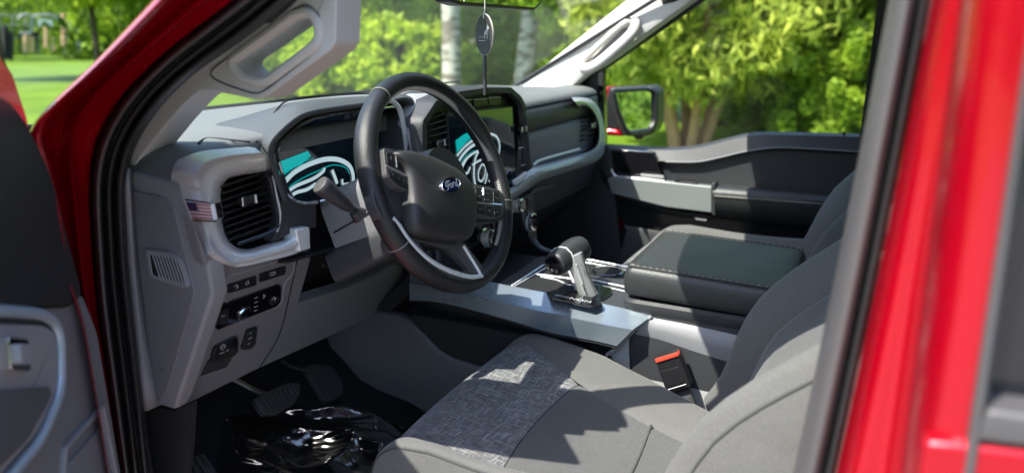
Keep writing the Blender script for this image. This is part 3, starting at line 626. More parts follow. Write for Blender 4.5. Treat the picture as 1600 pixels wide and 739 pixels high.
# dark underside and centre void
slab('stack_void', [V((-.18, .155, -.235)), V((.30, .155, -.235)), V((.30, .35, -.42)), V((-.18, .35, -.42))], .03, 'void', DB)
tube('trim_tail', resample([PY(834, 374, .11), PX(842, 385, .20), PX(858, 392, .19), PX(875, 395, .18)], 16), .006, 'trim', DB, sg=8, flat=.6)
# ---- radio behind
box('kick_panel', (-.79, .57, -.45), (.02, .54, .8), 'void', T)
slab('kick_panel', [V((.78, .62, -.1)), V((.78, .10, -.1)), V((.78, -.0, -.72)), V((.78, .62, -.72))], .02, 'dgrey', T)
# =================================================================== steering wheel
WS = V((-.42, -.014, .009)); th = math.radians(22); WN = V((-.035, -math.cos(th), math.sin(th))).normalized()
WA = V((0, 0, 1)).cross(WN).normalized(); WB = WN.cross(WA)
if WA.x < 0: WA = -WA; WB = WA.cross(WN) * -1
def W(u, v, h=0): return PP(u, v, WS + WN * h, WN)
def wl_(L, h=0): return [W(u, v, h) for u, v in L]
SW = thing('steering_wheel', 'black leather steering wheel with stitched rim and oval badge on its hub', 'steering wheel', tuple(WS))
RW = .1715
path = [WS + (WA * math.cos(a) + WB * math.sin(a)) * RW for a in np.linspace(0, 2 * math.pi, 97)[:-1]]
rows = []; sg = 16
for i, a in enumerate(np.linspace(0, 2 * math.pi, 97)[:-1]):
    rad = WA * math.cos(a) + WB * math.sin(a)
    g = 1 + .16 * math.exp(-((a - .55) / .28) ** 2) + .16 * math.exp(-((a - (math.pi - .55)) / .28) ** 2) - .04 * math.sin(a) 
    rows.append([WS + rad * RW + (rad * math.cos(b) * .0148 + WN * math.sin(b) * .0175) * g for b in np.linspace(0, 2 * math.pi, sg + 1)[:-1]])
nr = len(rows); vs = [v for r_ in rows for v in r_]
rim = obj('rim', vs, [[i * sg + j, i * sg + (j + 1) % sg, ((i + 1) % nr) * sg + (j + 1) % sg, ((i + 1) % nr) * sg + j] for i in range(nr) for j in range(sg)], 'leather', SW, sub=1)
for a in (math.radians(118), math.radians(22), math.radians(-24), math.radians(204)):      # panel joints
    rad = WA * math.cos(a) + WB * math.sin(a)
    tube('rim_joint', [WS + rad * RW + (rad * math.cos(b) * .0149 + WN * math.sin(b) * .0176) * (1 + .0) for b in np.linspace(0, 2 * math.pi, 20)[:-1]], .0007, 'darkst' if a > 4 else 'stitch', rim, sg=5, closed=True)
def stitches(a0, a1, n):
    pr = []
    for i in range(n):
        a = math.radians(a0 + (a1 - a0) * i / n); rad = WA * math.cos(a) + WB * math.sin(a); tg = WB * math.cos(a) - WA * math.sin(a)
        c = WS + rad * (RW - .0142) + WN * .0045; d = tg * .0016 + (WN * .0042 + rad * .002) * (1 if i % 2 else -1)
        r_ = tubev([c - d, c + d], .00075, 5); vs_ = [q for z in r_ for q in z]; pr.append((vs_, [[k, (k + 1) % 5, 5 + (k + 1) % 5, 5 + k] for k in range(5)]))
    return pr
multi('rim_stitching', stitches(4, 122, 150) + stitches(-58, -10, 62), mat('rim_thread', (.5, .47, .42), .8), rim)
# airbag cover: domed loft from outline inward
hub = rnd(wl_([(612, 236), (634, 233), (672, 243), (710, 262), (736, 284), (744, 310), (744, 345), (737, 372), (722, 378), (690, 376), (655, 368), (642, 352), (640, 300), (634, 262)], .03), .012, 3)
hc = sum(hub, V((0, 0, 0))) / len(hub)
rows = [[p - WN * .045 for p in hub], [p - WN * .006 for p in hub]] + [[hc + (p - hc) * s + WN * z for p in hub] for s, z in ((.985, .001), (.95, .006), (.88, .0095), (.7, .0125), (.4, .0145), (.12, .015))]
loft('airbag_cover', rows, mat('airbag_plastic', (.023, .022, .022), .5, bump=.4, bscale=1200, var=.06), SW, closed=True, caps=True, ang=60, sub=1)
# emblem
ec_ = W(704, 289, .047); ex = (WA * 1.0 - WB * .0).normalized(); ey = WB
def ell(rx, ry, h, n=40): return [ec_ + ex * math.cos(t) * rx + ey * math.sin(t) * ry + WN * h for t in np.linspace(0, 2 * math.pi, n + 1)[:-1]]
em = loft('emblem', [ell(.027, .0125, -.004), ell(.027, .0125, .001), ell(.0262, .0118, .0025), ell(.0240, .0100, .0025), ell(.0232, .0093, .001)], 'chrome', SW, closed=True, caps=True, ang=30)
slab('emblem_field', ell(.0232, .0093, .0018), .002, 'blue', em)
FORD = [[(-.62, .35), (-.78, .15), (-.7, -.1), (-.55, .0)], [(-.75, .5), (-.4, .62), (-.1, .55)], [(-.38, .6), (-.48, .0), (-.62, -.5), (-.8, -.55)], [(-.6, .0), (-.2, .1)], [(-.08, .2), (-.25, .0), (-.2, -.4), (-.02, -.3), (.02, .05), (-.08, .2)], [(.18, .25), (.1, -.15), (.06, -.4)], [(.14, .0), (.28, .22), (.38, .15)],
        [(.62, .1), (.45, .1), (.38, -.2), (.48, -.42), (.62, -.2), (.78, .6)], [(.62, -.2), (.66, -.42), (.82, -.3)]]
multi('emblem_script', [ribbon(resample([ec_ + ex * a * .021 + ey * b * .011 + WN * .0026 for a, b in L], 8), .0013, WN) for L in FORD], 'silver', em)
tr_ = W(706, 327, .046); multi('airbag_mark', [ribbon([tr_ + WA * a * .008 + WB * b * .006 for a, b in L], .0008, WN) for L in ([(-1, 1), (1, 1)], [(0, 1), (0, -1)], [(-.6, -1), (.6, -1)])], 'black', SW)
# spokes
spm = mat('spoke_plastic', (.075, .073, .072), .4, bump=.2, bscale=1000, var=.06)
slab('spoke', rnd(wl_([(578, 250), (597, 229), (634, 236), (644, 300), (640, 345), (600, 345), (585, 320)], .012), .01), .02, 'dgrey', SW, bev=.004, seg=3)
slab('spoke', rnd(wl_([(735, 286), (765, 292), (790, 305), (795, 340), (778, 346), (735, 350)], .012), .01), .02, 'dgrey', SW, bev=.004, seg=3)
ls = rnd(wl_([(599, 231), (634, 242), (642, 282), (641, 300), (622, 293), (604, 274)], .026), .005); rs_ = rnd(wl_([(740, 290), (780, 296), (788, 306), (787, 335), (779, 341), (742, 337)], .026), .006)
lsp = slab('switch_pod', ls, .016, spm, SW, bev=.003, seg=3); rsp = slab('switch_pod', rs_, .016, spm, SW, bev=.003, seg=3)
def wb(L, par, h=.0275): return slab('wheel_button', rnd(wl_(L, h), .002), .006, 'button', par, bev=.0012)
for L in ([(604, 238), (617, 241), (618, 262), (606, 256)], [(620, 243), (632, 247), (635, 268), (621, 263)], [(606, 264), (636, 280), (639, 296), (624, 290), (609, 277)]): wb(L, lsp)
tube('switch_accent', wl_([(604, 259), (637, 276)], .0295), .0010, 'chrome', lsp, sg=6); tube('switch_accent', wl_([(618, 241), (620, 262)], .0285), .0007, 'mgrey', lsp, sg=6)
def wleg(par, L): multi('legend', [ribbon(wl_(q, .0292), .0009, WN) for q in L], mat('soft_marking', (.35, .35, .35), .6) if 'soft_marking' not in bpy.data.materials else bpy.data.materials['soft_marking'], par)
wleg(lsp, [[(609, 246), (612, 247)], [(611, 243), (611, 250)], [(624, 252), (629, 255)], [(613, 270), (614, 274)], [(622, 276), (624, 280)], [(630, 281), (632, 285)], [(610, 268), (612, 267)]])
for L in ([(744, 294), (754, 295), (754, 314), (743, 313)], [(757, 296), (768, 298), (768, 306), (757, 305)], [(757, 308), (768, 309), (768, 316), (757, 315)], [(771, 299), (779, 301), (783, 318), (771, 317)], [(743, 319), (757, 320), (758, 336), (743, 334)], [(760, 321), (770, 322), (770, 338), (760, 336)], [(773, 322), (783, 323), (783, 335), (778, 339), (773, 338)]): wb(L, rsp)
tube('switch_accent', wl_([(741, 316), (784, 320)], .0295), .0010, 'chrome', rsp, sg=6); tube('switch_accent', wl_([(755, 295), (755, 304)], .0292), .0009, 'chrome', rsp, sg=6)
wleg(rsp, [[(746, 306), (751, 307)], [(760, 302), (765, 303)], [(760, 312), (765, 313)], [(774, 308), (780, 311)], [(748, 326), (752, 327)], [(763, 329), (767, 329)], [(775, 331), (779, 332)]])
# lower spoke: dark plate with a bright edge round an opening
lo_o = rnd(wl_([(620, 345), (650, 366), (690, 377), (725, 377), (757, 420), (754, 434), (732, 434), (700, 424), (664, 404), (635, 375)], .012), .01)
lo_i = rnd(wl_([(652, 376), (680, 384), (703, 390), (722, 408), (735, 424), (722, 424), (697, 416), (668, 398)], .012), .006)
lsk = holed('lower_spoke', lo_o, [lo_i], .014, spm, SW, bev=.002)
slab('spoke_cavity', [p - WN * .012 for p in lo_i], .004, 'void', lsk)
tube('spoke_accent', resample(wl_([(612, 341), (622, 352), (640, 378), (668, 405), (700, 423), (732, 433), (752, 432)], .014), 40), .0045, 'silver', lsk, sg=10)
tube('spoke_accent', resample(wl_([(752, 432), (745, 418), (724, 384)], .014), 14), .0028, 'silver', lsk, sg=10)
for u in (668, 682): slab('cavity_rib', wl_([(u, 390), (u + 6, 392), (u + 8, 410), (u + 2, 408)], .006), .004, 'dgrey', lsk, bev=.001)
# column: hub core and shroud
ax_ = -WN
cyl('hub_core', WS + WN * .012, WS - WN * .05, [(0, .055), (1, .06)], 'black', SW)
SC = thing('steering_column', 'grey steering column shroud between the wheel and the knee panel', 'steering column', tuple(WS - WN * .1 ))
def rr(c, w_, h_, r_=.03, n=5):
    pts = []
    for sx, sy, a0 in ((1, 1, 0), (-1, 1, 90), (-1, -1, 180), (1, -1, 270)):
        for i in range(n + 1):
            a = math.radians(a0 + 90 * i / n); pts.append(c + WA * (sx * (w_ / 2 - r_) + r_ * math.cos(a)) + WB * (sy * (h_ / 2 - r_) + r_ * math.sin(a)))
    return pts
loft('upper_shroud', [rr(WS - WN * d + WB * o, w_, h_) for d, o, w_, h_ in ((.045, 0, .125, .105), (.05, 0, .135, .115), (.09, 0, .145, .125), (.13, -.008, .150, .12), (.20, -.01, .16, .12))], 'mgrey', SC, closed=True, caps=True, ang=60)
tube('shroud_seam', resample([WS - WN * .05 - WA * .0685, WS - WN * .12 - WA * .0755 - WB * .01, WS - WN * .19 - WA * .08 - WB * .02], 12), .0014, 'void', SC, sg=6)
loft('lower_shroud', [rr(WS - WN * d + WB * o, w_, h_, .015) for d, o, w_, h_ in ((.05, -.055, .13, .045), (.12, -.065, .15, .055), (.22, -.075, .18, .06))], 'dgrey', SC, closed=True, caps=True, ang=60)
# stalk
TS = thing('turn_signal_stalk', 'black control stalk with a pale round end beside the instrument display', 'stalk', tuple(PY(553, 330, .08)))
p0 = PY(556, 332, .075); p1 = PY(500, 288, .075); p1 = PX(501, 289, -.585); d_ = p1 - p0
cyl('stalk', p0, p1, [(0, .006), (.15, .007), (.3, .0105), (.6, .0130), (.9, .0150), (.975, .0152), (1, .0142)], 'dgrey', TS, ang=50)
cyl('stalk_end', p1 - d_ * .01, p1 + d_ * .03, [(0, .0138), (.8, .0138), (1, .0125)], 'tape', TS, ang=50)
cyl('stalk_boot', p0 - d_ * .12, p0 + d_ * .06, [(0, .014), (1, .009)], 'black', TS)

# =================================================================== centre console
CC = thing('centre_console', 'long centre console with silver side rail, cup holders and shift panel', 'console', (0, -.2, GZ + .65))
XA, XB = -.16, -.19
tl = res2([(640, 400), (700, 424), (780, 443), (880, 462), (960, 478), (1019, 493)], 24)
mid = res2([(640, 440), (690, 452), (780, 471), (870, 490), (935, 504), (990, 514)], 24)
bl = res2([(640, 470), (690, 474), (780, 497), (860, 521), (930, 534), (962, 542)], 24)
loft('side_rail', [[PX(*p, XA + .03) + V((0, 0, -.002)) for p in tl], [PX(*p, XA) for p in tl], [PX(*p, XA - .003) for p in [lerp2(a, b, .06) for a, b in zip(tl, mid)]], [PX(*lerp2(a, b, .96), XB - .003) for a, b in zip(tl, mid)], [PX(*lerp2(a, b, .05), XB - .008) for a, b in zip(mid, bl)], [PX(*lerp2(a, b, .95), XB - .004) for a, b in zip(mid, bl)], [PX(*p, XB + .003) for p in bl], [PX(*p, XB + .03) for p in bl]], 'trim', CC, ang=25)
tube('rail_seam', resample([PX(u, v + 1, XB) for u, v in bl], 30), .002, 'void', CC, sg=6)
box('console_body', (.01, -.10, -.40), (.31, .60, .22), 'black', CC, bev=.01)
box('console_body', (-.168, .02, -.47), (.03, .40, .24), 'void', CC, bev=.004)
# rear grey side of the console beside the seat
sp = px(PX, [(1019, 493), (1150, 519), (1300, 560), (1300, 720), (1060, 720), (985, 600), (947, 552), (962, 541)], -.158)
sdp = slab('side_panel', sp, .02, 'litside', CC, bev=.006, seg=3)
tube('panel_lip', resample([PX(1018, 494, -.163), PX(990, 516, -.170), PX(964, 543, -.172), PX(948, 554, -.17)], 14), .004, 'lgrey', sdp, sg=8)
loft('panel_ledge', [resample([PX(u, v, x) for u, v in L], 14) for L, x in (([(1019, 493), (1080, 504), (1150, 519), (1240, 540)], -.155), ([(1012, 500), (1078, 513), (1150, 530), (1240, 552)], -.166), ([(1000, 512), (1040, 520), (1100, 537), (1240, 580)], -.166), ([(990, 525), (1030, 534), (1090, 555), (1240, 600)], -.158))], 'lgrey', sdp, ang=80)
# shift panel top
ZT = -.268
box('shift_panel', (-.03, -.115, ZT - .005), (.252, .30, .01), 'dgrey', CC, bev=.002)
def zb(L, z=ZT): return px(PZ, L, z)
ch = rnd(zb([(808, 440), (850, 420), (975, 440), (905, 466), (838, 462)], ZT + .002), .004)
bn = slab('storage_bin', zb([(806, 446), (852, 421), (915, 432), (908, 456), (880, 462)], ZT + .0012), .001, 'void', CC)
slab('storage_bin', zb([(912, 408), (982, 420), (984, 436), (918, 428)], ZT + .0012), .001, 'void', CC)
def rail_(L, r_, m='silver', z=ZT + .003): tube('chrome_line', resample(zb(L, z), 16, False), r_, m, CC, sg=6)
rail_([(800, 446), (849, 414), (912, 404), (986, 418)], .0018); rail_([(804, 447), (853, 418), (912, 409), (984, 423)], .0012, 'silver')
rail_([(985, 417), (982, 450)], .0014, 'silver'); rail_([(920, 436), (980, 449)], .0018); rail_([(918, 441), (976, 455)], .0012, 'silver'); rail_([(845, 432), (870, 437), (888, 445), (908, 447)], .0016, 'silver'); rail_([(835, 428), (905, 437)], .0014, 'silver')
cc_ = PZ(950, 425, ZT); 
cyl('cup_holder', cc_ + V((0, 0, .001)), cc_ + V((0, 0, .004)), [(0, .036), (.5, .037), (1, .034)], 'gloss', CC); cyl('cup_holder', cc_ + V((0, 0, .002)), cc_ + V((0, 0, .0045)), [(0, .030), (1, .030)], 'void', CC)
slab('shift_gate', rnd(zb([(915, 455), (936, 444), (955, 449), (957, 458), (942, 468), (918, 466)], ZT + .004), .004), .004, 'gloss', CC, bev=.001)
pl = slab('gear_display', rnd(zb([(853, 456), (868, 452), (935, 466), (942, 476), (925, 478), (860, 465)], ZT + .012), .004), .004, 'gloss', CC, bev=.001)
o_ = PZ(868, 461.5, ZT + .0126); e_ = PZ(935, 474.5, ZT + .0126); dxv = (e_ - o_) / 5.2; up_ = V((0, 0, 1)).cross(dxv).normalized()
multi('gear_letters', text('PRNDM', o_ - up_ * .003, dxv * .9, up_ * .009, V((0, 0, 1)), .0013), 'mark', pl)
# gear lever
GL = thing('gear_lever', 'dark hammer headed gear lever with bright metal neck on the console', 'gear lever', tuple(PZ(922, 462, ZT)))
b0 = PX(918, 462, -.115); b1v = PX(893, 398, -.115)
e0, e1, z_ = b0, b1v, (b1v - b0)
zz = z_.normalized(); yy = V((0, 1, 0)); yy = (yy - zz * yy.dot(zz)).normalized(); xx = yy.cross(zz)
def sect(c, wx, wy, k=.3):
    q = [(-1, -k), (-k, -1), (k, -1), (1, -k), (1, k), (k, 1), (-k, 1), (-1, k)]; return [c + xx * a * wx / 2 + yy * b * wy / 2 for a, b in q]
loft('lever_neck', [sect(b0 + z_ * t, a, b) for t, a, b in ((-.05, .044, .044), (.1, .042, .042), (.5, .037, .038), (.8, .036, .044), (1, .036, .048))], mat('dark_satin_metal', (.48, .48, .47), .28, .7), GL, closed=True, caps=True, bev=.003)
slab('neck_plate', [b0 + z_ * .12 - yy * .018 - xx * .006, b0 + z_ * .78 - yy * .018 - xx * .010, b0 + z_ * .78 - yy * .018 + xx * .010, b0 + z_ * .12 - yy * .018 + xx * .010], .004, 'chrome', GL, bev=.001)
slab('neck_plate', [b0 + z_ * .05 - yy * .010 - xx * .020, b0 + z_ * .78 - yy * .012 - xx * .016, b0 + z_ * .80 + yy * .014 - xx * .016, b0 + z_ * .05 + yy * .014 - xx * .018], .004, 'chrome', GL, bev=.001)
h0 = PX(866, 414, -.150); h1 = PX(905, 388, -.150 + .085); hx = (h1 - h0)
hz = hx.normalized(); hu = (zz - hz * zz.dot(hz)).normalized(); hy = hz.cross(hu)
def hs(t, s): 
    c = h0 + hx * t; q = [(-.55, -1), (.55, -1), (.95, -.45), (1, .3), (.75, .8), (.3, 1), (-.3, 1), (-.75, .8), (-1, .3), (-.95, -.45)]
    return [c + hy * a * .0265 * s + hu * b * .0235 * s for a, b in q]
loft('lever_head', [hs(t, s) for t, s in ((-.02, .80), (.0, .95), (.08, 1.04), (.3, 1.12), (.6, 1.2), (.9, 1.22), (1.05, 1.1), (1.1, .85))], 'armlea', GL, closed=True, caps=True, sub=1, ang=60)
loft('head_collar', [hs(t, s) for t, s in ((.30, 1.10), (.302, 1.15), (.33, 1.16), (.332, 1.1))], 'silver', GL, closed=True, sub=0)
fc = hs(-.02, .78); slab('head_button', [p for p in fc], .004, 'gloss', GL, bev=.001, lift=.001)
slab('neck_shoulder', [b0 + z_ * .72 + xx * .017 - yy * .016, b0 + z_ * 1.02 + xx * .022 - yy * .012, b0 + z_ * 1.02 + xx * .022 + yy * .018, b0 + z_ * .72 + xx * .017 + yy * .016], .008, 'silver', GL, bev=.002)
box('lever_base', tuple(b0 - z_ * .02 + V((0, 0, -.004))), (.046, .052, .010), 'gloss', GL, bev=.005)
# armrest
AR = thing('armrest', 'black leather padded armrest lid with stitched edge behind the gear lever', 'armrest', (0, -.4, GZ + .9))
def arow(x0, x1, y0, y1, z, n=14, ew=0): return [V((x0 + (x1 - x0) * i / n, y0 + (y1 - y0) * 0, z)) for i in range(n + 1)]
def lidring(g, z, r_):
    x0, x1, y0, y1 = -.163 + g, .135 - g, -.550 + g, -.248 - g
    return rnd([V((x0, y0, z - .004)), V((x1, y0, z - .004)), V((x1, y1, z + .002)), V((x0, y1, z + .002))], r_, 5)
loft('lid', [lidring(.012, -.240, .02), lidring(.002, -.237, .022), lidring(-.002, -.228, .022), lidring(-.002, -.200, .022), lidring(.001, -.187, .022), lidring(.007, -.180, .020), lidring(.025, -.1785, .018), lidring(.09, -.1775, .02), lidring(.135, -.1770, .003)], 'armlea', AR, closed=True, caps=True, sub=1, ang=60)
lr = resample(lidring(.007, -.1795, .020) + [lidring(.007, -.1795, .020)[0]], 210)
tube('lid_seam', lr[:-1], .0012, 'darkst', AR, sg=5, closed=True)
pr = []
for i in range(0, 208, 2):
    for g in (.008,):
        a_, b_ = lr[i], lr[i + 1]; n_ = ((a_ + b_) / 2 - V((-.017, -.396, -.18))); n_.z = 0; n_.normalize(); sh = n_ * -.004 + V((0, 0, .0012))
        r_ = tubev([a_ + sh, a_.lerp(b_, .75) + sh], .0007, 5); pr.append(([q for z in r_ for q in z], [[k, (k + 1) % 5, 5 + (k + 1) % 5, 5 + k] for k in range(5)]))
multi('lid_stitching', pr, 'stitch', AR)
def basering(g, z): 
    x0, x1, y0, y1 = -.163 + g, .128 - g, -.56 + g, -.248 - g; return rnd([V((x0, y0, z)), V((x1, y0, z)), V((x1, y1, z)), V((x0, y1, z))], .025, 4)
loft('armrest_base', [basering(.004, -.40), basering(.003, -.30), basering(.004, -.268), basering(0, -.262), basering(0, -.248), basering(.006, -.243), basering(.03, -.243)], 'dgrey', AR, closed=True, caps=True, ang=35)
box('hinge_block', (-.01, -.60, -.27), (.26, .10, .12), 'dgrey', AR, bev=.01)
slab('hinge_cover', [V((.02, -.555, -.215)), V((.16, -.555, -.215)), V((.16, -.62, -.205)), V((.02, -.62, -.205))], .02, 'trim', AR, bev=.004)
# =================================================================== seats
def interp(xs_, ys_, t): return float(np.interp(t, xs_, ys_))
def seat(name, label, T_, mirrored):
    root = thing(name, label, 'car seat', tuple(T_(V((-.42, -.28, -.66)))))
    xL = lambda y: -.655
    xR = lambda y: interp([-.52, -.43, -.34, -.225, -.1, .0], [-.36, -.30, -.235, -.175, -.165, -.175], y)
    sl = lambda y: interp([-.5, -.4, -.19, -.03, .03], [-.575, -.585, -.615, -.60, -.59], y)
    sr = lambda y: interp([-.5, -.363, -.215, -.07, .03], [-.45, -.385, -.300, -.205, -.195], y)
    def H(y, w):      # w 0..1 across the insert
        z = -.352 + .010 * (y + .2) - .012 * math.sin(math.pi * w) + .008 * math.sin((y + .1) * 9)
        return z
    def fdrop(y):     # front rolls over
        return 0 if y < -.08 else -.11 * (1 - math.sqrt(max(0, 1 - min(1, (y + .08) / .085) ** 2)))
    ys1 = list(np.linspace(-.215, -.08, 14)) + list(-.08 + .085 * np.sin(np.linspace(.1, math.pi / 2, 10)))
    ys2 = np.linspace(-.50, -.2165, 22)
    def dip(t, n0=.05, d=.006): return -d * (math.exp(-t / n0) + math.exp(-(1 - t) / n0))
    def patch(nm, ys, m, dy=True):
        rows = []
        for i, y in enumerate(ys):
            row = []
            for w_ in np.linspace(0, 1, 20):
                x = sl(y) + (sr(y) - sl(y)) * w_; z = H(y, w_) + fdrop(y) + dip(w_, .025)
                if dy: tt = i / (len(ys) - 1); z += -.0035 * math.exp(-(1 - tt) / .03) if ys[0] < -.3 else -.0035 * math.exp(-tt / .05)
                row.append(T_(V((x, y + .02 * math.sin(math.pi * w_) * (1 if y > -.3 else (y + .5) / .28), z))))
            rows.append(row)
        rows.append([v + V((0, -.0, -.12)) for v in rows[-1]]) if ys[0] > -.3 else None
        return loft(nm, rows, m, root, ang=180)
    patch('front_insert', ys1, 'weave'); 
    ci_ = patch('centre_insert', ys2, 'cloth')
    tube('lateral_seam', [T_(V((sl(y_) + (sr(y_) - sl(y_)) * w_, y_, H(y_, w_) + .0008 + .02 * math.sin(math.pi * w_) * 0))) for w_ in np.linspace(.02, .98, 16) for y_ in [-.385 + .01 * w_]], .0026, 'darkst', ci_, sg=5)
    ya = list(np.linspace(-.52, -.08, 24)) + list(-.08 + .085 * np.sin(np.linspace(.1, math.pi / 2, 10)))
    for side in (0, 1):
        rows = []
        for y in ya:
            s0 = sl(y) if side == 0 else sr(y); e_ = xL(y) if side == 0 else xR(y); row = []
            rise = (.026 if side == 0 else .010) * min(1, max(.25, (-.0 - y) / .12))
            k = 1 - .10 * max(0, (y + .08) / .085) ** 2
            for t in np.linspace(0, 1, 22):
                if t < .6:
                    q = t / .6; x = s0 + (e_ - s0) * q * .82; z = rise * math.sin(q * math.pi * .62) - .006 * math.exp(-q / .05)
                else:
                    q = (t - .6) / .4; a = q * math.pi / 2; x = s0 + (e_ - s0) * (.82 + .18 * math.sin(a)); z = rise * math.sin(math.pi * .62) - .15 * (q ** 1.8)
                cx = -.42; row.append(T_(V((cx + (x - cx) * k, y, H(y, 0 if side == 0 else 1) + fdrop(y) + z))))
            rows.append(row)
        rows.append([v + V((0, 0, -.13)) for v in rows[-1]])
        b = loft('seat_bolster', rows, 'bolster', root, ang=180)
        if side == 0:
            j = 14; tube('bolster_seam', [r_[j] + V((-.0005 if not mirrored else .0005, 0, .0005)) for r_ in rows[:-1]], .0016, 'darkst', b, sg=5)
    sv_ = [T_(V(q)) for q in ((-.64, -.02, -.45), (-.18, -.02, -.45), (-.18, -.5, -.45), (-.64, -.5, -.45), (-.62, -.04, -.62), (-.2, -.04, -.62), (-.2, -.5, -.62), (-.62, -.5, -.62))]
    obj('seat_base', sv_, [[0, 1, 2, 3], [4, 5, 6, 7], [0, 1, 5, 4], [1, 2, 6, 5], [2, 3, 7, 6], [3, 0, 4, 7]], 'black', root, .01)
    # backrest
    cy = [-.47, -.50, -.545, -.655, -.73, -.83, -1.04]; cz = [-.42, -.36, -.22, -.106, -.04, .05, .25]; ts = np.linspace(0, 1, 30)
    cl = resample([V((0, a, b)) for a, b in zip(cy, cz)], 30)
    def bpt(i, w_, fo):
        p = cl[i]; t_ = (cl[min(i + 1, 29)] - cl[max(i - 1, 0)]).normalized(); n_ = V((0, t_.z, -t_.y))
        if n_.y < 0: n_ = -n_
        return T_(V((-.425 + w_ * .265, p.y, p.z)) + n_ * fo)
    def fo(w_, z):
        a = abs(w_)
        R_ = interp([-.4, -.25, -.1, .0, .3], [.075, .062, .058, .05, .05], z) if w_ < 0 else .055
        if a < .60: return .012 * (a / .6) ** 2
        if a < .86: return .012 + (R_ - .012) * math.sin((a - .6) / .26 * math.pi / 2) - .007 * math.exp(-(a - .6) / .02)
        return R_ - (R_ + .08) * ((a - .86) / .14) ** 2.2
    pn = loft('back_panel', [[bpt(i, w_, fo(w_, cl[i].z) - .007 * math.exp(-(.6 - abs(w_)) / .02)) for w_ in np.linspace(-.6, .6, 24)] for i in range(30)], 'cloth', root, ang=180)
    for s in (-1, 1):
        rows = []
        for i in range(30):
            L = [bpt(i, s * a, fo(s * a, cl[i].z)) for a in list(np.linspace(.6, .86, 10)) + list(.86 + .14 * np.sin(np.linspace(.1, math.pi / 2, 9)))]
            L.append(bpt(i, s * .97, -.12)); L.append(bpt(i, s * .9, -.15)); rows.append(L)
        bb = loft('back_bolster', rows, 'bolster', root, ang=180)
        if s < 0:
            for j, rr_ in ((12, .0018), (17, .0022)): tube('bolster_seam', [rows[i][j] + V((0, .0005, .001)) for i in range(30)], rr_, 'darkst', bb, sg=5)
    obj('back_shell', [bpt(i, w_, -.15) for i in (0, 29) for w_ in (-.9, .9)], [[0, 1, 3, 2]], 'dgrey', root, solid=.02)
    # headrest
    hc_ = T_(V((-.425, -1.1, .36)))
    box('headrest', hc_, (.26, .10, .18), 'bolster', root, bev=.04, seg=4)
    for s in (-1, 1): tube('headrest_post', [hc_ + V((s * .07, .01, -.16)), hc_ + V((s * .07, 0, 0))], .006, 'chrome', root, sg=8)
    return root
seat('driver_seat', 'grey cloth driver seat nearest the camera with woven front panel and sun patches', lambda v: v, False)
seat('passenger_seat', 'grey cloth passenger seat half hidden beyond the black padded armrest', lambda v: V((-v.x + .02, v.y - .08, v.z + .03)), True)
# buckle
BK = thing('seat_belt_buckle', 'black seat belt buckle with red release button between seat and console', 'seat belt buckle', tuple(PX(1070, 650, -.19)))
q = px(PX, [(1023, 559), (1058, 549), (1079, 604), (1042, 615)], -.205)
bk = slab('buckle_body', rnd(q, .004), .022, 'black', BK, bev=.004, seg=3)
qr = px(PX, [(1024, 560), (1058, 550), (1061, 555), (1026, 566)], -.205); slab('release_button', qr, .016, 'redplas', bk, lift=.003, bev=.001)
slab('buckle_window', px(PX, [(1033, 580), (1060, 572), (1070, 596), (1043, 605)], -.205), .003, 'button', bk, lift=.0015, bev=.001)
tube('buckle_line', [PX(1042, 609, -.208), PX(1072, 600, -.208)], .0006, 'mark', bk, sg=5)
loft('belt_strap', [[PX(*p, -.195) for p in L] for L in ([(1045, 612), (1055, 630), (1075, 652), (1095, 690)], [(1060, 610), (1068, 625), (1082, 645), (1110, 690)], [(1074, 604), (1082, 622), (1092, 645), (1120, 680)])], 'belt', BK, solid=.003)

# =================================================================== passenger door
PD = thing('passenger_door', 'closed far door with grey armrest trim and open window above its black panel', 'car door', (.85, -.2, GZ + .5))
def prow(L, x, n=40): return [PX(*p, x) for p in res2(L, n)]
top = [(935, 224), (985, 227), (1040, 230), (1088, 227), (1130, 217), (1165, 209), (1200, 206), (1335, 209), (1440, 213)]
top2 = [(935, 229), (985, 232), (1040, 235), (1088, 232), (1130, 222), (1165, 214), (1200, 211), (1335, 214), (1440, 218)]
cr = [(935, 246), (985, 249), (1040, 252), (1090, 252), (1130, 244), (1165, 236), (1220, 230), (1335, 236), (1440, 244)]
cr2 = [(u, v + 6) for u, v in cr]
bs = [(935, 274), (985, 280), (1040, 285), (1090, 288), (1130, 289), (1165, 291), (1220, 296), (1335, 305), (1440, 313)]
loft('upper_panel', [prow(top, .885), prow(top, .86), prow(top2, .838), prow(cr, .822), prow(cr2, .838), prow([lerp2(a, b, .5) for a, b in zip(cr2, bs)], .842), prow(bs, .845), prow([(u, v + 3) for u, v in bs], .80)], 'dgrey', PD, ang=40)
tube('panel_seam', [PX(u, v + 1, .821) for u, v in res2(cr[2:], 50)], .0022, 'mgrey', PD, sg=6)
ar = [([(1114, 286), (1300, 301), (1440, 312)], .84), ([(1114, 288), (1300, 304), (1440, 315)], .80), ([(1114, 292), (1300, 308), (1440, 319)], .765), ([(1114, 300), (1300, 315), (1440, 326)], .752), ([(1114, 306), (1300, 321), (1440, 332)], .752), ([(1114, 334), (1300, 356), (1440, 370)], .768), ([(1114, 340), (1300, 362), (1440, 378)], .80)]
arm = loft('armrest', [prow(L, x, 24) for L, x in ar], 'armlea', PD, ang=50)
tube('armrest_stitching', prow([(1116, 306), (1300, 320), (1440, 332)], .7505), .0014, 'stitch', arm, sg=5)
slab('armrest_end', px(PX, [(1112, 286), (1118, 287), (1118, 338), (1112, 336)], .755), .05, 'armlea', arm, bev=.003)
